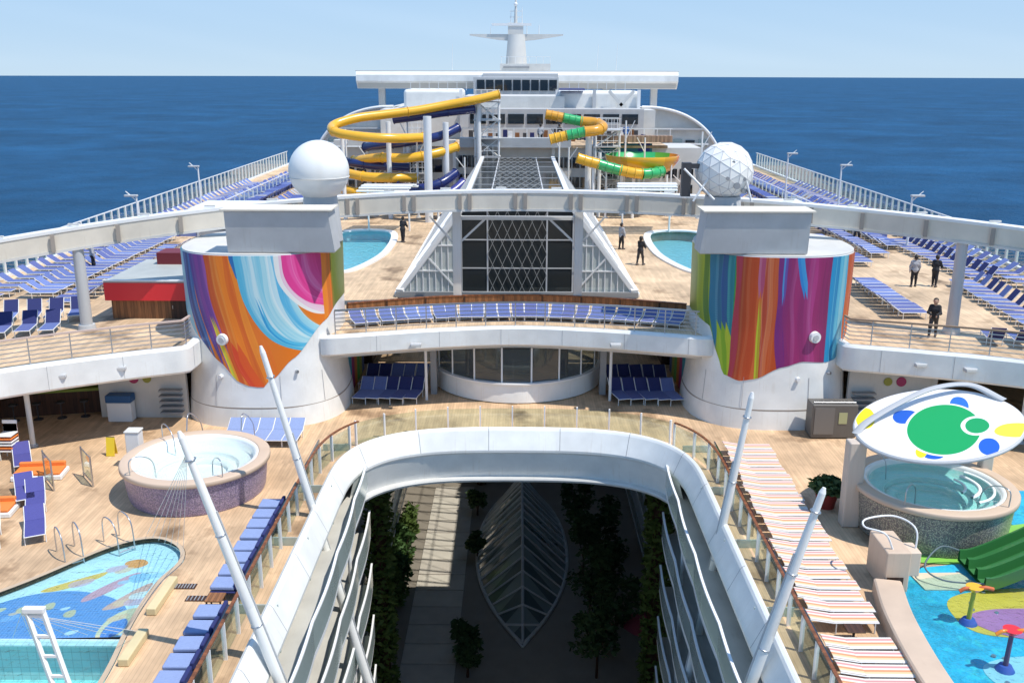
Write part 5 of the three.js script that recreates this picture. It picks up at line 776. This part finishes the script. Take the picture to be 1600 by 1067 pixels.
{ // red kiosk
  const t = thing('red_kiosk', 'wood-clad kiosk with red fascia and grey roof beside the left funnel', 'kiosk', [-17.4, 3.8, -46.4]);
  obj('wall', [bx(4.1, 1.3, 3.4, 0, 0.65, 0)], wood, t, 1); obj('fascia', [bx(4.5, 0.86, 0.14, 0, 1.36, 1.86)], red, t); obj('side_fascia', [bx(0.14, 0.86, 3.7, -2.2, 1.36, -0.06)], red, t); obj('roof', [bx(4.5, 0.12, 5.6, 0, 1.8, -0.9)], M(0.44, 0.46, 0.45, { map: mottle }), t, 1); obj('coping', [bx(4.56, 0.06, 0.2, 0, 1.89, 1.86)], whitePlain, t); obj('upper_box', [bx(3.4, 0.6, 1.4, 0.5, 2.16, -3.0)], maroon, t); obj('rear_wall', [bx(3.8, 1.7, 2.2, 0, 0.86, -2.45)], darkWood, t, 1); const d = obj('door', [bx(0.8, 1.05, 0.05, 1.2, 0.53, 1.73)], darkWood, t); obj('handle', [bar([0.9, 0.5, 1.78], [0.9, 0.66, 1.78], 0.02)], steel, d);
}
// light poles on the outer decks
for (const [x, z, h, l] of [[-26.4, -80, 3.9, 'white light pole halfway along the port deck'], [-26.2, -66, 3.2, 'white light pole nearest on the port deck'], [23.6, -85, 4.7, 'tall white light pole farthest along the starboard deck'], [25.0, -75, 4.6, 'white light pole in the middle of the starboard deck'], [26.2, -64, 3.6, 'white light pole nearest on the starboard deck']]) { const t = thing('light_pole', l, 'light pole', [x, 3.8, z]); obj('pole', [bar([0, 0, 0], [0, h, 0], 0.09, 0.06, 8)], whitePlain, t); const s = Math.sign(-x); obj('floodlight', [rb(0.9, 0.14, 0.3, 0.04, s * -0.35, h + 0.05, 0, 0, 0)], greyPaint, t); obj('bracket', [bar([0, h - 0.3, 0], [s * -0.7, h + 0.35, 0], 0.05, 0.03, 6)], whitePlain, t); }

// ---------------------------------------------------------------- under the balcony
{
  const t = thing('glass_bar', 'curved bar with glass front and white base under the balcony', 'bar', [0, 0, 0]);
  const cv = (r, n = 24) => arc(0, -47.6, 4.25, Math.PI * 0.985, Math.PI * 0.015, n, 4.2).map(([x, z]) => [x * r, -47.6 + (z + 47.6) * r]);
  obj('base_wall', [sweep(cv(1), [[0, 0], [-0.1, 0.06], [-0.02, 0.92], [0.1, 0.95], [0.1, 0.8], [0.16, 0]].map(([a, b]) => [-a, b]))], white, t, 1);
  obj('counter_top', [sweep(cv(1.0), [[-0.2, 0.95], [0.14, 0.95], [0.14, 1.02], [-0.2, 1.02]])], whitePlain, t);
  const st = cv(0.985, 9); for (let i = 0; i < 9; i++) { const [a, b] = st[i], [c, d] = st[i + 1], L = Math.hypot(c - a, d - b); obj('glass_pane', [bx(L - 0.06, 1.66, 0.02, (a + c) / 2, 1.86, (b + d) / 2, Math.atan2(-(d - b), c - a))], P(0.5, 0.55, 0.55, { transmission: 0.9, roughness: 0.04, thickness: 0 }), t); obj('mullion', [bar([a, 1.02, b], [a, 2.72, b], 0.045, 0.045, 8)], whitePlain, t); }
  obj('back_shelf', [bx(5.4, 2.4, 0.4, 0, 1.2, -48.4)], darkWood, t, 1); for (let i = 0; i < 14; i++) loose('bottle', [bar([-2.4 + i * 0.37, 1.4 + (i % 2) * 0.5, -48.15], [-2.4 + i * 0.37, 1.75 + (i % 2) * 0.5, -48.15], 0.05, 0.03, 6)], [leafM[0], wood, darkGlass, M(0.3, 0.3, 0.32)][i % 4], ord(i) + ' bottle from the left on the shelf of the glass bar', 'bottle', 'bottles in the glass bar');
  obj('ring_lamp', [new THREE.TorusGeometry(1.0, 0.06, 8, 40).rotateX(H).translate(0, 2.62, -45.5)], whitePlain, t);
  for (const x of [-4.35, 4.5]) { obj('column', [bar([x, 0, -43.9], [x, 2.72, -43.9], 0.07, 0.07, 12)], whitePlain, t); obj('end_pier', [bx(0.3, 2.72, 0.5, x - Math.sign(x) * 0.28, 1.36, -45.0)], midGrey, t); }
}
for (const s of [-1, 1]) {
  const t = thing('painted_panel', s < 0 ? 'rainbow painted wall panel in the shade beside the left funnel' : 'rainbow painted wall panel in the shade beside the right funnel', 'wall panel', [s * 8.15, 0, -46.6]);
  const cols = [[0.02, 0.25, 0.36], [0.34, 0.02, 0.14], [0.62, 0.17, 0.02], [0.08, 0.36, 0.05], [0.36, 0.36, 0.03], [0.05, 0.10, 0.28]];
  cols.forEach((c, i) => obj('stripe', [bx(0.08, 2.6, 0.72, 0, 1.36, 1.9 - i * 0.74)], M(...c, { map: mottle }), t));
}
function wallUnit(s) {      // pale wall with signs beyond each funnel
  const t = thing('service_wall', s < 0 ? 'pale service wall with two round signs beside the left bar' : 'pale service wall with two round signs beside the right equipment box', 'wall');
  const x = s * 17.0; obj('panel', [bx(4.0, 2.72, 0.2, x, 1.36, -41.4)], offwhite, t, 1);
  obj('round_sign', [new THREE.CylinderGeometry(0.22, 0.22, 0.05, 24).rotateX(H).translate(x + s * 0.35, 1.86, -41.27)], M(0.36, 0.03, 0.12), t); obj('round_sign', [new THREE.CylinderGeometry(0.19, 0.19, 0.05, 24).rotateX(H).translate(x + s * -0.25 - 0.0, 1.86, -41.27)], M(0.30, 0.30, 0.05), t);
  for (let i = 0; i < 5; i++) obj('rack_shelf', [bx(1.0, 0.06, 0.35, x - s * 1.35, 0.35 + i * 0.26, -41.05)], midGrey, t);
  const q = thing('towel_bin', s < 0 ? 'white towel bin with blue lid at the left service wall' : 'white towel bin with blue lid at the right service wall', 'bin', [x + s * 0.9, 0, -40.9]); obj('body', [rb(1.1, 0.9, 0.5, 0.04, 0, 0.45, 0)], whitePlain, q); obj('lid', [rb(1.16, 0.34, 0.56, 0.04, 0, 1.08, 0)], M(0.015, 0.09, 0.24), q);
}
wallUnit(-1); wallUnit(1);
{
  const t = thing('bar_counter', 'dark wooden bar counter with lime edge under the left upper deck', 'bar', [-22.3, 0, -41.6], 0.22);
  obj('front', [bx(6.4, 1.05, 0.5, 0, 0.53, 0)], darkWood, t, 1); obj('lime_edge', [bx(6.5, 0.12, 0.62, 0, 1.13, 0)], M(0.26, 0.34, 0.05), t); obj('back_bar', [bx(6.4, 2.5, 0.3, 0, 1.25, -2.2)], wood, t, 1); for (let i = 0; i < 6; i++) loose('bar_stool', [new THREE.CylinderGeometry(0.19, 0.19, 0.07, 12).translate(-2.6 + i, 0.76, 0.75), bar([-2.6 + i, 0, 0.75], [-2.6 + i, 0.75, 0.75], 0.03), new THREE.CylinderGeometry(0.2, 0.22, 0.03, 12).translate(-2.6 + i, 0.015, 0.75)], darkMetal, ord(i) + ' dark stool from the left at the lime-edged bar counter', 'stool', 'stools at the lime-edged bar', t);
}
for (const [x, z, l] of [[-20.4, -37.7, 'white pillar carrying the upper deck in front of the left bar'], [21.6, -38.6, 'white pillar carrying the upper deck behind the disc canopy']]) { const t = thing('deck_pillar', l, 'pillar', [x, 0, z]); obj('shaft', [bar([0, 0, 0], [0, 2.75, 0], 0.11, 0.11, 14)], white, t); obj('foot', [new THREE.CylinderGeometry(0.18, 0.2, 0.08, 14).translate(0, 0.04, 0)], greyPaint, t); }
{ const t = thing('equipment_box', 'grey metal equipment cabinet at the foot of the right funnel', 'cabinet', [13.7, 0, -39.4]); obj('body', [rb(1.95, 1.5, 0.9, 0.04, 0, 0.8, 0)], M(0.16, 0.15, 0.14, { map: mottle, metalness: 0.3 }), t, 1); obj('door', [bx(0.85, 1.2, 0.03, -0.45, 0.82, 0.46)], M(0.20, 0.19, 0.18, { metalness: 0.3 }), t); obj('notice', [bx(0.36, 0.5, 0.02, 0.35, 0.95, 0.46)], M(0.42, 0.42, 0.22), t); obj('top_rail', [bar([-0.9, 1.62, 0.3], [0.9, 1.62, 0.3], 0.03)], steel, t); for (const x of [-0.8, 0.8]) obj('foot', [bx(0.14, 0.06, 0.7, x, 0.03, 0)], darkMetal, t); }
// lamps on the fascia
[[-18.6, -37.5, 'left of the left bar sign'], [-16.6, -38.6, 'above the left service wall'], [-4.6, -42.3, 'on the balcony edge near the left funnel'], [4.5, -42.4, 'on the balcony edge near the right funnel'], [17.2, -39.5, 'above the right service wall'], [19.0, -38.8, 'above the disc canopy']].forEach(([x, z, w]) => { const t = thing('fascia_lamp', 'small grey floodlight ' + w, 'floodlight', [x, 3.3, z + 0.12]); const hs = obj('housing', [rb(0.5, 0.16, 0.28, 0.04, 0, 0, 0.2)], greyPaint, t); obj('lens', [bx(0.42, 0.1, 0.02, 0, -0.01, 0.35)], offwhite, hs); obj('bracket', [bx(0.1, 0.08, 0.16, 0, 0, 0.02)], midGrey, t); });

// ---------------------------------------------------------------- small deck furniture
function gate(pos, turn, label) { const t = thing('pool_gate', label, 'gate', pos, turn); for (const x of [0, 1.25]) obj('post', [bar([x, 0, 0], [x, 1.25, 0], 0.035)], steel, t); for (const y of [0.15, 1.2]) obj('rail', [bar([0, y, 0], [1.25, y, 0], 0.025)], steel, t); obj('glass_pane', [bx(1.12, 0.95, 0.015, 0.62, 0.68, 0)], pane, t); }
gate([-18.2, 0, -34.2], -0.9, 'clear gate with steel frame between sunbeds and left whirlpool'); gate([-16.9, 0, -34.6], -0.9, 'second clear gate beside the left whirlpool');
for (const [x, z, a, l] of [[-14.6, -28.3, 0.7, 'curved steel ladder rail at the outer edge of the mosaic pool'], [-13.3, -29.1, 0.9, 'curved steel ladder rail at the rounded end of the mosaic pool']]) { const t = thing('pool_ladder', l, 'ladder', [x, 0, z], a); for (const s of [-0.28, 0.28]) obj('rail', [pipe([[s, 0, -0.5], [s, 0.8, -0.45], [s, 1.0, -0.1], [s, 0.75, 0.35], [s, -0.2, 0.45]], 0.024, 24, 6)], steel, t); obj('rung', [bar([-0.28, -0.1, 0.44], [0.28, -0.1, 0.44], 0.025)], steel, t); }
for (const [x, z, w, l] of [[-10.2, -26.3, 0.75, 'dark drain grate beside the mosaic pool'], [-9.45, -25.6, 0.9, 'dark drain grate beside the blue chairs']]) { const t = thing('drain_grate', l, 'grate', [x, 0, z]); obj('plate', [bx(w, 0.02, 0.3, 0, 0.014, 0)], darkWood, t); for (let i = 0; i < 8; i++) obj('slot_bar', [bx(0.03, 0.02, 0.26, -w / 2 + 0.06 + i * (w - 0.12) / 7, 0.03, 0)], midGrey, t); }
{ const t = thing('wet_floor_sign', 'yellow folded sign board behind the left whirlpool', 'sign', [-16.7, 0, -36.8]); obj('board', [bx(0.34, 0.8, 0.03, 0, 0.4, 0.08, 0, -0.2), bx(0.34, 0.8, 0.03, 0, 0.4, -0.08, 0, 0.2)], M(0.75, 0.55, 0.03), t); obj('hinge', [bar([-0.17, 0.79, 0], [0.17, 0.79, 0], 0.02)], darkMetal, t); }
{ const t = thing('towel_box', 'upright white box beside the left whirlpool rim', 'box', [-15.2, 0, -35.6]); obj('body', [rb(0.55, 1.5, 0.5, 0.05, 0, 0.75, 0)], whitePlain, t); obj('lid', [rb(0.6, 0.08, 0.55, 0.03, 0, 1.54, 0)], offwhite, t); }
for (let k = 0; k < 2; k++) { const t = thing('folded_chair_stack', k ? 'white chair stack at the far left pool deck edge' : 'white chair stack in front of the left deck pillar', 'chair stack', [-21.9 + k * 1.2, 0, -36.0 - k * 0.4]); for (let i = 0; i < 6; i++) obj('chair_shell', [rb(0.6, 0.06, 0.6, 0.02, 0, 0.4 + i * 0.13, 0), rb(0.6, 0.5, 0.06, 0.02, 0, 0.66 + i * 0.13, -0.3)], i % 3 === 1 ? orange : whitePlain, t); for (const [x, z] of [[-0.26, -0.26], [0.26, -0.26], [-0.26, 0.26], [0.26, 0.26]]) obj('leg', [bar([x, 0, z], [x, 0.4, z], 0.02)], whitePlain, t); }
{ const t = thing('planter', 'red planter with drooping plant in front of the right whirlpool', 'planter', [11.3, 0, -32.2]); obj('pot', [new THREE.CylinderGeometry(0.42, 0.3, 0.6, 20).translate(0, 0.3, 0)], M(0.30, 0.03, 0.025), t); obj('soil', [new THREE.CylinderGeometry(0.38, 0.38, 0.03, 20).translate(0, 0.6, 0)], darkWood, t); obj('foliage', [leafCloud(420, 1, () => { const a = rnd() * 6.283, r = 0.6 * Math.sqrt(rnd()); return [Math.cos(a) * r, 0.65 + 0.6 * rnd() * (1 - r * 0.8), Math.sin(a) * r]; }, 0.14)], leafM[1], t).userData.kind = 'stuff'; }
{ // ladder-like lifting frame at the lower left
  const t = thing('lattice_mast', 'white ladder-like lattice mast leaning over the mosaic pool', 'mast', [-9.75, -0.4, -18.6]);
  const a = [-1.15, 3.9, -0.6], b = [0, 0, 0]; for (const s of [-0.19, 0.19]) obj('rail', [beamBox([b[0] + s, b[1], b[2]], [a[0] + s, a[1], a[2]], 0.09, 0.09)], whiteGloss, t);
  for (let i = 1; i < 9; i++) { const f = i / 8.3; obj('rung', [beamBox([a[0] * f - 0.19, a[1] * f, a[2] * f], [a[0] * f + 0.19, a[1] * f, a[2] * f], 0.06, 0.06)], whitePlain, t); } obj('head', [rb(0.5, 0.14, 0.16, 0.03, a[0], a[1], a[2])], whitePlain, t); obj('foot', [rb(0.7, 0.5, 0.5, 0.04, 0, 0.22, 0)], whitePlain, t);
}
function rigNet(top, pts, label) { const t = thing('cable_net', label, 'cable net', [0, 0, 0]); for (const p of pts) obj('cable', [bar(top, p, 0.008, 0.008, 4)], whitePlain, t); }
rigNet([-8.3, 6.0, -22.5], Array.from({ length: 7 }, (_, i) => [-10.9 - i * 0.28, 0.06, -28.3 - i * 0.22]), 'fan of thin white cables from the mast over the left whirlpool');
rigNet([-11.2, 3.4, -19.2], Array.from({ length: 8 }, (_, i) => [-10.5 - i * 0.5, 0.04, -23.4 - (7 - i) * 0.05]), 'fan of thin white cables over the turquoise end of the mosaic pool');

// ---------------------------------------------------------------- people
function sdfMesh(bones, box, res, infl = 0) {        // bones: [ax,ay,az, bx,by,bz, ra, rb]; one smooth surface
  const mc = new MarchingCubes(res, new THREE.MeshBasicMaterial(), false, false, 90000); mc.isolation = 0; const [cx, cy, cz, half] = box;
  for (let k = 0; k < res; k++) for (let j = 0; j < res; j++) for (let i = 0; i < res; i++) {
    const f = v => (v - res / 2) / (res / 2); const x = cx + f(i) * half, y = cy + f(j) * half, z = cz + f(k) * half; let acc = 0;
    for (const b of bones) { const dx = b[3] - b[0], dy = b[4] - b[1], dz = b[5] - b[2]; let t = ((x - b[0]) * dx + (y - b[1]) * dy + (z - b[2]) * dz) / (dx * dx + dy * dy + dz * dz + 1e-9); t = t < 0 ? 0 : t > 1 ? 1 : t; const d = Math.hypot(x - b[0] - dx * t, y - b[1] - dy * t, (z - b[2] - dz * t) * (b[8] ?? 1)) - (b[6] + (b[7] - b[6]) * t) - infl; acc += Math.exp(-d * 45); }
    mc.field[i + j * res + k * res * res] = Math.log(acc + 1e-30) / 45;
  }
  mc.update(); const n = mc.count ?? mc.geometry.drawRange.count; const p = new Float32Array(n * 3), q = new Float32Array(n * 3);
  for (let i = 0; i < n; i++) for (let c = 0; c < 3; c++) { p[3 * i + c] = mc.positionArray[3 * i + c] * half + [cx, cy, cz][c]; q[3 * i + c] = mc.normalArray[3 * i + c]; }
  const g = new THREE.BufferGeometry(); g.setAttribute('position', new THREE.BufferAttribute(p, 3)); g.setAttribute('normal', new THREE.BufferAttribute(q, 3)); return g;
}
function handGeo(w, dir, side) {                      // palm and five bent fingers hanging from wrist w
  const gs = [], o = (a, b, c) => [w[0] + a, w[1] + b, w[2] + c]; gs.push(bar(o(0, 0.01, 0), o(0, -0.085, 0.01), 0.03, 0.036, 8));
  [[-0.028, 0.070], [-0.01, 0.08], [0.01, 0.075], [0.028, 0.06]].forEach(([z, l]) => { gs.push(bar(o(0, -0.08, z), o(0.004 * side, -0.08 - l * 0.55, z + 0.006), 0.010, 0.009, 6), bar(o(0.004 * side, -0.08 - l * 0.55, z + 0.006), o(-0.012 * side, -0.08 - l, z + 0.012), 0.009, 0.007, 6)); });
  gs.push(bar(o(0, -0.03, 0.03), o(-0.01 * side, -0.075, 0.058), 0.011, 0.009, 6), bar(o(-0.01 * side, -0.075, 0.058), o(-0.012 * side, -0.105, 0.06), 0.009, 0.007, 6)); return gs;
}
function makePerson(label, pose, cols) {
  const t = thing('person', label, 'person'); const { lf = 0.05, rf = -0.05, lean = 0, armL = [0.06, 0], armR = [0.06, 0], bend = 0 } = pose, top = [0, 1.42, lean];
  const legs = [[-0.09, 0.92, 0, -0.11, 0.50, lf * 0.6 + 0.02, 0.088, 0.06], [-0.11, 0.50, lf * 0.6 + 0.02, -0.12, 0.09, lf, 0.058, 0.04], [0.09, 0.92, 0, 0.11, 0.50, rf * 0.6 + 0.02, 0.088, 0.06], [0.11, 0.50, rf * 0.6 + 0.02, 0.12, 0.09, rf, 0.058, 0.04]];
  const feet = [[-0.12, 0.05, lf - 0.04, -0.13, 0.035, lf + 0.15, 0.045, 0.035], [0.12, 0.05, rf - 0.04, 0.13, 0.035, rf + 0.15, 0.045, 0.035]];
  const torso = [[-0.06, 0.95, 0, 0.06, 0.95, 0, 0.12, 0.12], [0, 0.95, 0, 0, 1.15, lean * 0.5, 0.125, 0.12], [-0.06, 1.28, lean * 0.8, 0.06, 1.28, lean * 0.8, 0.125, 0.125], [-0.14, 1.42, lean, 0.14, 1.42, lean, 0.065, 0.065]];
  const eL = [-0.25, 1.14, lean + armL[0]], wL = [-0.24 + bend * 0.12, 0.90 + armL[1], lean + armL[0] * 2 + armL[1] * 0.7], eR = [0.25, 1.14, lean + armR[0]], wR = [0.24 - bend * 0.12, 0.90 + armR[1], lean + armR[0] * 2 + armR[1] * 0.7];
  const arms = [[-0.18, 1.41, lean, ...eL, 0.052, 0.042], [0.18, 1.41, lean, ...eR, 0.052, 0.042]], fore = [[...eL, ...wL, 0.04, 0.028], [...eR, ...wR, 0.04, 0.028]];
  const neck = [[0, 1.42, lean, 0, 1.56, lean + 0.02, 0.058, 0.05]], head = [[0, 1.62, lean + 0.025, 0, 1.68, lean + 0.015, 0.082, 0.098], [0, 1.59, lean + 0.06, 0, 1.63, lean + 0.06, 0.04, 0.05], [0, 1.635, lean + 0.11, 0, 1.655, lean + 0.10, 0.016, 0.012], [-0.095, 1.64, lean, -0.1, 1.67, lean, 0.014, 0.016], [0.095, 1.64, lean, 0.1, 1.67, lean, 0.014, 0.016]];
  const body = obj('body', [sdfMesh([...legs, ...feet, ...torso, ...arms, ...fore, ...neck, ...head], [0, 0.9, 0, 1.0], 84), ...handGeo(wL, 0, -1), ...handGeo(wR, 0, 1)], cols.skin, t);
  obj('trousers', [sdfMesh([...legs, torso[0]], [0, 0.6, 0, 0.7], 56, 0.016)], cols.legs, t);
  obj('top', [sdfMesh([...torso, ...arms, ...(cols.long ? fore : [])], [0, 1.2, lean, 0.62], 56, 0.02)], cols.top, t);
  obj('shoes', [sdfMesh(feet, [0, 0.06, 0, 0.36], 36, 0.012)], cols.shoes ?? darkMetal, t);
  obj('hair', [sdfMesh([[0, 1.70, lean - 0.012, 0, 1.66, lean - 0.03, 0.102, 0.1], ...(cols.longHair ? [[0, 1.68, lean - 0.06, 0, 1.48, lean - 0.09, 0.08, 0.06]] : [])], [0, 1.66, lean, 0.3], 36, 0.006)], cols.hair, t);
  for (const s of [-1, 1]) obj('eye', [new THREE.SphereGeometry(0.012, 8, 6).translate(s * 0.034, 1.665, lean + 0.104)], darkMetal, t);
  return t;
}
const skin = M(0.42, 0.26, 0.18), hairD = M(0.02, 0.014, 0.01), blackC = M(0.02, 0.02, 0.024, { roughness: 0.85 }), greyC = M(0.36, 0.36, 0.38, { roughness: 0.85 });
const p1 = makePerson('person in grey top and black trousers standing on the right upper deck', { lf: 0.06, rf: -0.06, armL: [0.05, 0.02], armR: [0.03, 0] }, { skin, hair: hairD, top: greyC, legs: blackC, long: true }); p1.position.set(22.1, 3.8, -52.5); p1.rotation.y = Math.PI * 0.95;
const p2 = makePerson('person dressed in black leaning beside the one in grey', { lf: -0.1, rf: 0.1, lean: 0.08, armL: [0.10, 0.18], armR: [0.08, 0.1], bend: 0.6 }, { skin, hair: hairD, top: blackC, legs: blackC, long: true }); p2.position.set(23.25, 3.8, -52.5); p2.rotation.y = Math.PI * 0.75;
const p3 = makePerson('person in black coat walking by the right railing with hands in front', { lf: 0.16, rf: -0.16, lean: 0.05, armL: [0.1, 0.2], armR: [0.12, 0.22], bend: 1 }, { skin, hair: hairD, top: blackC, legs: M(0.03, 0.03, 0.035), long: true, longHair: true }); p3.position.set(18.75, 3.9, -41.9); p3.rotation.y = -0.5;
p3.position.y = 3.8;
const cloth = [M(0.5, 0.08, 0.07), M(0.6, 0.58, 0.55), M(0.05, 0.15, 0.4), M(0.45, 0.3, 0.12), M(0.08, 0.25, 0.2)];
const extra = [[-24.0, 3.8, -72, 1.0, 'person halfway along the port lounger rows', 0], [24.0, 3.8, -67.5, 2.0, 'person between lounger rows on the starboard deck', 2], [9.5, 9.2, -86, 0.1, 'person behind the tan fascia of the terrace', 1], [-25.2, 3.8, -56, 1.2, 'person in dark clothes walking between lounger rows on the port deck', 0], [-8.0, 3.8, -66.5, 0.4, 'person standing at the edge of the upper left pool', 1], [7.6, 3.8, -58.5, 2.4, 'person leaning near the glass roof beside the upper right pool', 2], [7.0, 3.8, -64, 1.0, 'person by the right slope of the glass roof', 0], [-23.6, 0, -40.2, 0.4, 'person at the dark bar counter on the left', 1], [2.0, 9.2, -85.6, 0, 'person on the grey terrace near the middle', 0], [3.6, 9.2, -85.8, 0.8, 'person on the grey terrace right of the middle', 1], [-3.6, 9.2, -85.6, 0.3, 'person on the grey terrace at the left end', 2]];
extra.forEach(([x, y, z, a, l, k], i) => { const o = dup([p1, p2, p3][k], [x, y, z], a, l, null); if (i < 3) for (const c of o.children) if (c.name === 'top') c.material = cloth[i % 5]; });
for (const o of scene.children) if (o.name.startsWith('person')) o.userData.group = 'people on the decks';
renderer.render(scene, camera);
